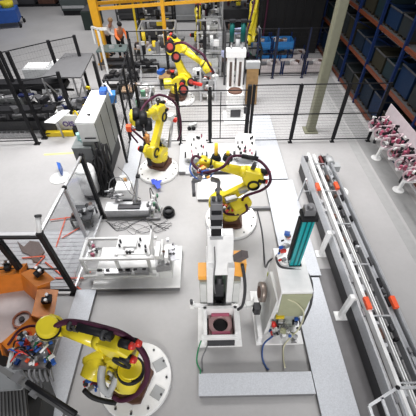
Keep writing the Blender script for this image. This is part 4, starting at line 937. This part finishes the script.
q = Q(); q.box(1.62,2.16,12.38,12.6,1.35,1.62); q.out('grey_top', grey, bev=.02); q = Q(); q.box(1.68,1.74,12.4,12.55,0,1.35); q.box(2.04,2.10,12.4,12.55,0,1.35); q.out('leg', darkgrey)

# ================================================================ LEFT DARK MACHINE, GREY TABLE
t = thing('canopy_table', 'grey flat canopy table on slim steel legs at the upper left', 'table', (-5,11,0))
z = 1.75; tb = [at(65,53,z), at(93,53,z), at(81,77,z), at(42,77,z)]
q = Q(); q.plate(tb,(0,0,-1),.05); q.out('top', mat('canopy_grey',(.10,.10,.105),.55))
for p in tb: q = Q(); q.bar((p.x,p.y,0),(p.x,p.y,z-.05),.06); q.out('leg', steel)
q = Q(); q.bar((tb[3].x,tb[3].y,1.6),(tb[3].x+.9,tb[3].y+.2,.1),.04); q.bar((tb[2].x,tb[2].y,1.6),(tb[2].x-.6,tb[2].y,.3),.04); q.bar((tb[3].x+.3,tb[3].y,.6),(tb[2].x,tb[2].y,.6),.04); q.out('braces', steel)
t = thing('angled_panel', 'bright white flat panel tilted below the grey canopy table', 'panel', at(50,118,.8))
q = Q(); q.plate([at(44,122,.85),at(62,110,.95),at(70,110,.95),at(55,123,.85)],(0,0,-1),.03); q.out('sheet', white)
q = Q(); p = at(56,118,.8); q.bar((p.x,p.y,0),(p.x,p.y,.8),.05); q.out('stand', steel)
t = thing('sign_cabinet', 'low white cabinet lettered OIS in violet behind the yellow floor beam', 'cabinet', at(68,131))
a, b = at(56,133), at(80,133); yf = a.y
q = Q(); q.box(a.x,b.x+.1,yf,yf+.5,.05,.70); q.out('body', offwhite, bev=.01)
q = Q(); q.box(a.x-.25,a.x+.05,yf+.1,yf+.5,.05,.6); q.out('side_unit', mat('speckled_grey',(.36,.35,.36),.6,0,.3,30))
cu = bpy.data.curves.new('lettering','FONT'); cu.body = 'OIS'; cu.size = .27; cu.extrude = .004; cu.offset = .008; cu.align_x = 'CENTER'
fo_ = bpy.data.objects.new('tmp', cu); C.objects.link(fo_); dg = bpy.context.evaluated_depsgraph_get(); me = bpy.data.meshes.new_from_object(fo_.evaluated_get(dg)); bpy.data.objects.remove(fo_)
me.transform(Matrix.Rotation(PI/2,4,'X')); me.materials.append(mat('violet_print',(.08,.04,.25),.5)); lo = bpy.data.objects.new('lettering', me); C.objects.link(lo); lo.parent = t; lo.location = (.5*(a.x+b.x)+.13-t.location.x, yf-.01-t.location.y, .28)
t = thing('floor_beam', 'bright yellow steel beam lying on the floor in front of the lettered cabinet', 'beam', at(60,134))
a, b = at(47,137), at(74,137); q = Q(); q.box(a.x,b.x,a.y,a.y+.16,0,.18); q.out('beam', safety, bev=.01); q = Q(); q.box(b.x,b.x+.1,a.y+.05,a.y+.35,0,.3); q.out('end_block', black)
# dark production machine at far left
t = thing('production_machine', 'dark cluttered production machine behind the tall black posts at the far left', 'machine', (-6.6,10.8,0))
q = Q(); q.box(-8.6,-5.4,10.2,11.6,.15,.55); q.out('bed', mat('bed_steel',(.06,.06,.063),.6))
r = random.Random(21); X = lambda: r.uniform(-8.4,-5.0)
q = Q(); q.box(-8.6,-5.2,10.1,10.5,.9,1.02); q.out('black_beam', black); q = Q(); q.box(-8.6,-5.0,11.2,11.65,1.25,1.45); q.out('black_beam', black)
q = Q(); q.box(-7.9,-6.7,11.0,11.9,.6,1.0); q.out('grey_cover', mat('cover_mid',(.10,.105,.105),.5))
for k in range(56):
    q = Q(); c = (X(), r.uniform(10.1,12.2), r.uniform(.5,1.25)); s = r.uniform(.08,.28)
    q.obox(c,(s*1.4,s*.7,s*.6),r.uniform(0,3)) if k%3 else q.cyl(c,(c[0]+s*2,c[1]+r.uniform(-.2,.2),c[2]),s*.25,n=10); q.out(('roller','drive_block','guide_block')[k%3],(darkgrey,midgrey,black,black,midgrey,mat('navy_part',(.015,.02,.07),.5),darkgrey,steel)[k%8])
for x in (-8.4,-7,-5.6): q = Q(); q.box(x-.06,x+.06,10.3,10.42,0,.9); q.box(x-.06,x+.06,11.4,11.52,0,1.25); q.out('leg', darkgrey)
t = thing('floor_conveyor', 'low grey roller track along the floor in front of the dark production machine', 'conveyor', (-7,9.9,0))
q = Q(); q.box(-8.6,-5.9,9.95,10.0,.05,.2); q.box(-8.6,-5.9,10.12,10.17,.05,.2); q.out('side_rails', steel); 
for k in range(16): q = Q(); x = -8.5+k*.165; q.cyl((x,9.98,.15),(x,10.14,.15),.035,n=10); q.out('roller', midgrey)
# machine beneath canopy / between canopy and cabinet
t = thing('press_feeder', 'dark feeder with navy hoses and steel frame under the grey canopy table', 'machine', (-4.3,10.8,0))
q = Q(); q.box(-5.1,-3.6,10.6,11.3,.1,.7); q.out('body', darkgrey)
for k in range(36):
    q = Q(); c = (r.uniform(-5.2,-3.4), r.uniform(10.3,11.4), r.uniform(.6,1.25)); s = r.uniform(.06,.2)
    q.obox(c,(s*1.3,s*.8,s*.8),r.uniform(0,3)) if k%3 else q.tube([c,(c[0]+s,c[1],c[2]+.2),(c[0]+2*s,c[1]-.1,c[2])],.03,8); q.out(('hose','drive_block','guide_block')[k%3],(mat('navy_part',(0,0,0)),steel,black,darkgrey,midgrey,safety,white)[k%7])
solo(B().obox((-3.55,11.2,.9),(.55,.4,.3),.2).bar((-3.55,11.2,0),(-3.55,11.2,.8),.1),'plastic_bin',mat('bin_blue',(.03,.18,.50),.4),'blue plastic bin behind the grey cabinet','bin')
# grey low cabinet pieces behind (28..55, 47..68)
t = thing('filing_unit', 'pale grey cabinet with white trays behind the left mesh fence', 'cabinet', (-6.9,13,0))
q = Q(); q.box(-7.5,-6.1,13.3,14.0,0,1.1); q.out('body', grey, bev=.01); q = Q(); q.box(-7.4,-6.5,13.35,13.9,1.1,1.16); q.box(-6.4,-5.9,13.8,14.1,1.1,1.2); q.out('tray', white)

# ================================================================ BACKGROUND LEFT: carts, gantry, people
t = thing('tool_cart', 'blue cart with yellow tub on top at the top left corner', 'cart', (-12.55,22.9,0))
q = B(); q.t = t; q.obox((0,0,.65),(1.75,1.2,.7),.25); q.out('body', blue, bev=.02)
q = B(); q.t = t; q.cyl((.35,.25,1.0),(.35,.25,1.3),.34,.38,18); q.out('yellow_tub', mat('tub_yellow',(.75,.62,.03),.5)); q = B(); q.t = t; q.cyl((-.5,.1,1.0),(-.5,.1,1.3),.3,.3,16); q.out('dark_drum', softblack)
q = B(); q.t = t
for x, y in ((-.85,-.75),(.95,-.35),(-1.0,.35),(.75,.75)): q.cyl((x,y,.12),(x+.08,y,.12),.12,.12,12); q.bar((x,y,.15),(x,y,.35),.06)
q.out('caster', black)
t = thing('tool_cart', 'small dark cart at the left edge below the blue cart', 'cart', (-12.9,19.2,0))
q = B(); q.t = t; q.box(-.6,.35,-.4,.4,.5,.7); q.out('tray', darkgrey); q = B(); q.t = t; q.bar((.2,-.3,0),(.2,-.3,.5),.08); q.bar((.2,.3,0),(.2,.3,.5),.08); q.bar((-.5,0,0),(-.5,0,.5),.08); q.out('leg', black)
t = thing('long_rack', 'long low black pallet rack lying along the top left edge', 'rack', (-11,27.8,0))
for k in range(4): q = Q(); q.box(-13.6+k*1.5,-12.4+k*1.5,27.4,28.2,.15,.75); q.out('bin', (darkgrey,brown,black,darkgrey)[k])
q = Q(); q.box(-13.8,-7.7,27.3,27.4,.0,.15); q.box(-13.8,-7.7,28.2,28.3,0,.15); q.out('runner', black)
t = thing('equipment_crate', 'grey equipment crate on casters near the yellow gantry, upper left', 'crate', (-8.7,25.3,0))
q = Q(); q.box(-9.6,-7.9,24.9,26.0,.3,.95); q.out('body', mat('crate_slate',(.07,.085,.085),.5), bev=.02); q = Q(); q.box(-9.5,-8.0,24.85,24.9,.45,.6); q.out('label_strip', grey); q = Q(); q.box(-9.55,-7.95,24.95,25.95,0,.3); q.out('skid', black)
t = thing('equipment_crate', 'dark green crate just left of the yellow gantry leg', 'crate', (-6.9,22,0))
q = Q(); q.box(-7.35,-6.5,21.8,23.4,0,1.0); q.out('body', mat('crate_green_dark',(.035,.05,.045),.6), bev=.02); q = Q(); q.box(-7.3,-6.55,21.85,23.35,1.0,1.04); q.out('lid', darkgrey)
t = thing('yellow_gantry', 'yellow steel gantry with thick leg and two overhead beams at the upper left', 'gantry', (-4.9,16.6,0))
q = Q(); q.bar((-4.95,16.7,0),(-4.95,16.7,5.2),.36,.30); q.out('leg', gantry_yellow, bev=.02)
q = Q(); q.box(-5.3,-4.6,16.4,17.0,0,.06); q.out('foot_plate', gantry_yellow)
zb = 4.2; p1 = aty(95,9,16.7); p2 = aty(184,-4,16.7); q = Q(); q.bar(p1,(2.0,16.7,p1.z+.35),.10,.12); q.out('beam', gantry_yellow)
p1 = aty(92,0,19.5); q = Q(); q.bar(aty(90,4,18.8),aty(215,-6,18.8),.12,.14); q.out('beam', gantry_yellow)
q = Q(); q.bar((-4.95,16.7,p1.z-.3),aty(90,4,18.8),.14); q.out('tie', gantry_yellow)
for px, y in ((163,16.7),): p = aty(162,2,y); q = Q(); q.bar((p.x,y,0),(p.x,y,4.2),.16); q.out('slim_leg', gantry_yellow)
solo(B().bar((-3.6,19.0,0),(-3.6,19.0,2.3),.10),'yellow_post',safety,'slim yellow post right of the person in orange','post')
t = thing('hoist_frame', 'white square hoist frame standing in front of the yellow gantry leg', 'frame', (-4.2,14,0))
q = Q(); a = at(108,72); q.bar((a.x,a.y,0),(a.x,a.y,1.9),.10); q.bar((a.x,a.y,1.9),(a.x-.35,a.y+.3,1.9),.08); q.bar((a.x-.35,a.y+.3,1.9),(a.x-.35,a.y+.3,1.2),.08); q.bar((a.x,a.y,1.9),(a.x+.4,a.y,1.9),.10); q.out('frame', offwhite)
def work_table(nm, lab, x, y, sx, sy, h, m, cols, n, seed, cat='table'):
    global t
    r = random.Random(seed); t = thing(nm, lab, cat, (x,y,0)); q = Q(); q.box(x-sx/2,x+sx/2,y-sy/2,y+sy/2,h-.05,h); q.out('top', m)
    for i in (-1,1):
        for j in (-1,1): q = Q(); q.bar((x+i*(sx/2-.05),y+j*(sy/2-.05),0),(x+i*(sx/2-.05),y+j*(sy/2-.05),h-.05),.07); q.out('leg', darkgrey)
    q = Q(); q.box(x-sx/2+.05,x+sx/2-.05,y-sy/2+.05,y+sy/2-.05,.25,.29); q.out('lower_shelf', darkgrey)
    for k in range(n): q = Q(); s = r.uniform(.08,.28); q.obox((x+r.uniform(-.42,.42)*sx,y+r.uniform(-.42,.42)*sy,h+s*.3),(s*1.2,s*.8,s*.6),r.uniform(0,3)); q.out('loose_part', cols[k%len(cols)])
work_table('work_bench','teal topped workbench in front of the person in orange',-4.3,16.2,1.5,.9,.9,mat('teal_grey_top',(.12,.17,.17),.4),(grey,white,black),5,31,'bench')
work_table('parts_table','low table of brown castings right of the person in orange',-2.9,17.3,1.2,.9,.6,mat('cardboard',(.35,.24,.16),.7),(brown,pp,black,brown),10,32)
work_table('parts_table','black wheeled platform with dark parts below the brown castings',-2.9,15.5,1.5,.6,.4,black,(black,darkgrey,softblack),12,33)
work_table('parts_table','table with dark drums behind the grey cabinet and black fence',-3.75,13.4,1.0,.6,.7,darkgrey,(black,softblack,darkgrey),9,34)
work_table('wooden_crate_table','brown and blue crate table left of the tall back robot',-1.55,13.9,.8,.7,.55,wood,(brown,blue,wood),6,35)
work_table('parts_table','small table with cardboard pieces beside the black fence',-3.1,13.0,.7,.6,.4,mat('cardboard2',(.40,.27,.17),.7),(pp,wood,white),5,36)

work_table('parts_table','small grey table with white trays right of the brown castings',-1.9,17.6,.8,.8,.8,grey,(white,darkgrey,offwhite,steel),9,37)
work_table('tool_stand','narrow stand of black and yellow tools beside the yellow post',-3.3,20.0,.8,.6,.9,darkgrey,(black,safety,darkgrey,steel),10,38,'stand')
work_table('drum_stand','low stand with dark drums in front of the equipment row, upper left of centre',-3.4,14.4,.8,.6,.35,black,(black,softblack,midgrey),10,39,'stand')
work_table('parts_table','tray table with steel pieces between the tall robot and its small white fixture',-.1,13.9,.7,.5,.6,steel,(white,steel,black,redorange,offwhite),14,40)
# person in orange
def person(label, loc, rz, shirt, trousers, hair, lean, arm):
    t = thing('person', label, 'person', loc, rz)
    me = bpy.data.meshes.new('body'); bm = bmesh.new(); sk = bm.verts.layers.skin.verify()
    L = lean
    J = dict(pel=((0,0,.95),.14),bel=((0,-.08*L,1.12),.13),che=((0,-.30*L,1.34),.16),nek=((0,-.45*L,1.50),.06),hd=((0,-.52*L,1.62),.095),hd2=((0,-.55*L,1.70),.085),
     lh=((.10,0,.90),.10),lk=((.12,-.03,.50),.065),la=((.13,.03,.10),.045),lt=((.13,-.14,.04),.04),
     rh=((-.10,0,.90),.10),rk=((-.12,-.05,.50),.065),ra=((-.13,.02,.10),.045),rtt=((-.13,-.15,.04),.04),
     ls=((.19,-.36*L,1.42),.065),le=((.26,-.36*L-.12,1.18),.045),lw=((.20,-.36*L-.36*arm,1.08),.032),lf=((.19,-.36*L-.46*arm,1.06),.03),
     rs=((-.19,-.36*L,1.42),.065),re=((-.26,-.36*L-.12,1.18),.045),rw=((-.20,-.36*L-.36*arm,1.08),.032),rf=((-.19,-.36*L-.46*arm,1.06),.03))
    V = {k: bm.verts.new(v[0]) for k, v in J.items()}
    for k, v in J.items(): V[k][sk].radius = (v[1],v[1]); V[k][sk].use_root = (k == 'pel')
    for a, b in ('pel bel','bel che','che nek','nek hd','hd hd2','pel lh','lh lk','lk la','la lt','pel rh','rh rk','rk ra','ra rtt','che ls','ls le','le lw','lw lf','che rs','rs re','re rw','rw rf') and [x.split() for x in 'pel bel,bel che,che nek,nek hd,hd hd2,pel lh,lh lk,lk la,la lt,pel rh,rh rk,rk ra,ra rtt,che ls,ls le,le lw,lw lf,che rs,rs re,re rw,rw rf'.split(',')]:
        bm.edges.new((V[a],V[b]))
    bm.to_mesh(me); bm.free(); me.materials.append(skin); o = bpy.data.objects.new('body', me); C.objects.link(o); o.parent = t
    o.modifiers.new('skin','SKIN'); s = o.modifiers.new('sub','SUBSURF'); s.levels = 1; s.render_levels = 2
    def grown(nm, keys, edges, m, g):
        me = bpy.data.meshes.new(nm); bm = bmesh.new(); sk = bm.verts.layers.skin.verify(); V = {}
        for k in keys: V[k] = bm.verts.new(J[k][0]); rr = J[k][1]+g; V[k][sk].radius = (rr,rr)
        V[keys[0]][sk].use_root = True
        for e in edges.split(','): a, b = e.split(); bm.edges.new((V[a],V[b]))
        bm.to_mesh(me); bm.free(); me.materials.append(m); o = bpy.data.objects.new(nm, me); C.objects.link(o); o.parent = t
        o.modifiers.new('skin','SKIN'); s = o.modifiers.new('sub','SUBSURF'); s.levels = 1; s.render_levels = 2
    grown('jacket',['che','bel','pel','ls','le','rs','re','lw','rw'],'pel bel,bel che,che ls,ls le,che rs,rs re,le lw,re rw',shirt,.025)
    grown('trousers',['pel','lh','lk','la','rh','rk','ra'],'pel lh,lh lk,lk la,pel rh,rh rk,rk ra',trousers,.022)
    h = J['hd2'][0]; q = B(); q.t = t; q.ball((h[0],h[1]+.02,h[2]+.0),.125,(.95,1.05,.9),14); q.out('hair', hair)
    q = B(); q.t = t
    for s in (-1,1): q.obox((s*.13,-.06,.04),(.11,.28,.08))
    q.out('shoe', black)
person('person in an orange jacket and black trousers bending over a bench at the upper left',(-4.22,17.35,0),.5,mat('jacket_orange',(.85,.20,.05),.6),black,mat('black_hair',(.012,.01,.01),.6),.9,1)
person('person in a white shirt and black trousers leaning beside the one in orange',(-4.95,17.75,0),1.2,mat('shirt_white',(.62,.60,.60),.6),black,mat('fair_hair',(.32,.20,.10),.6),.8,1)

# ================================================================ BACKGROUND MACHINERY (top centre)
def station(nm, lab, x0, x1, y0, y1, h, m, cols, n, seed, shelves=2, cat='machine', grp=None, posts=alu):
    global t
    r = random.Random(seed); t = thing(nm, lab, cat, ((x0+x1)/2,(y0+y1)/2,0), 0, grp)
    for x in (x0,x1):
        for y in (y0,y1): q = Q(); q.box(x-.04,x+.04,y-.04,y+.04,0,h); q.out('frame_post', posts)
    for k in range(shelves):
        z = .4+(h-.4)*k/max(1,shelves-1) if shelves > 1 else h*.5; q = Q(); q.box(x0,x1,y0-.03,y0+.03,z-.03,z+.03); q.box(x0,x1,y1-.03,y1+.03,z-.03,z+.03); q.box(x0-.03,x0+.03,y0,y1,z-.03,z+.03); q.box(x1-.03,x1+.03,y0,y1,z-.03,z+.03); q.out('frame_rail', posts)
    q = Q(); q.box(x0+.08,x1-.08,y0+.15,y1-.1,.1,h*.38); q.out('body', m, bev=.01)
    for k in range(n):
        q = Q(); s = r.uniform(.10,.38); c = (r.uniform(x0,x1), r.uniform(y0,y1), r.uniform(h*.35,h*.95))
        if k%4 == 0: q.cyl(c,(c[0],c[1],c[2]-s*1.5),s*.28,n=12)
        elif k%4 == 1: q.obox(c,(s*.5,s*.5,s*1.6))
        else: q.obox(c,(s,s*.7,s*.6),r.uniform(0,.6))
        q.out(('cylinder','upright_block','drive_block','guide_block')[k%4], cols[k%len(cols)])
G1 = (offwhite,darkgrey,steel,black,grey,midgrey,white,steel)
station('assembly_station','white and grey assembly station with upright frames right of the tall back robot',-.25,.75,14.9,16.6,1.9,offwhite,G1,30,41,3)
station('assembly_station','aluminium framed cell with black blocks behind the tall back robot',-2.9,-1.3,15.6,17.0,1.8,grey,(darkgrey,steel,offwhite,black,safety,midgrey),30,42,2)
station('assembly_station','tall dark machine row with yellow guards at the top centre left',-3.4,-1.6,19.0,20.8,2.6,darkgrey,(black,darkgrey,safety,grey,steel,offwhite),40,43,3,posts=black)
station('assembly_station','pale machine with dark uprights beside the far hanging robot',-.1,1.0,18.6,20.6,2.6,offwhite,(grey,darkgrey,offwhite,black,steel,white),38,44,3,posts=grey)
station('assembly_station','grey column machine with glassy top behind the teal cylinders',.9,1.75,14.0,15.4,2.2,grey,(grey,mat('pale_violet',(.42,.45,.65),.2),steel,darkgrey,black,brown),26,45,3,posts=darkgrey)
station('assembly_station','dark wired machine in front of the far right yellow robot',1.75,2.6,15.0,16.4,1.2,darkgrey,(black,darkgrey,green,mat('dark_violet',(.10,.05,.12),.5),steel,midgrey),24,46,2,posts=black)
station('assembly_station','far row of dark machines along the top edge, left part',-5.6,-3.2,23.5,25.5,2.6,darkgrey,(darkgrey,grey,black,steel,safety,offwhite),44,47,3,posts=darkgrey)
station('assembly_station','far row of mixed machines along the top edge, centre part',-2.6,.4,23.0,25.5,3.0,grey,(offwhite,darkgrey,grey,black,safety,steel,midgrey),60,48,3,posts=grey)
station('assembly_station','far dark machine row along the top edge beside the rear rack',.8,3.2,21.5,23.5,2.8,darkgrey,(black,darkgrey,midgrey,brown,yellow,hose),40,49,3,posts=black)
station('assembly_station','small white fixture station between the fence and the tall back robot base',-.15,.45,12.5,13.5,.9,white,(white,darkgrey,steel,redorange,offwhite,darkgrey),18,50,2)
station('assembly_station','slim fixture with brown hoses right behind the middle left robot',-2.55,-2.0,10.9,11.9,1.0,steel,(brown,offwhite,pp,darkgrey,steel,mat('dull_green',(0,0,0))),18,51,2)
t = thing('flat_panel_frame', 'thin white frame leaning over the floor left of the tall robot', 'frame', (-2.2,13.2,0))
q = Q(); a, b, c_, d = at(141,66,.4), at(157,66,.4), at(158,81,.3), at(141,82,.3)
for p, s in ((a,b),(b,c_),(c_,d),(d,a)): q.bar(p,s,.04)
q.out('frame', alu); q = Q()
for p in (a,b,c_,d): q.bar((p.x,p.y,0),p,.04)
q.out('leg', alu)
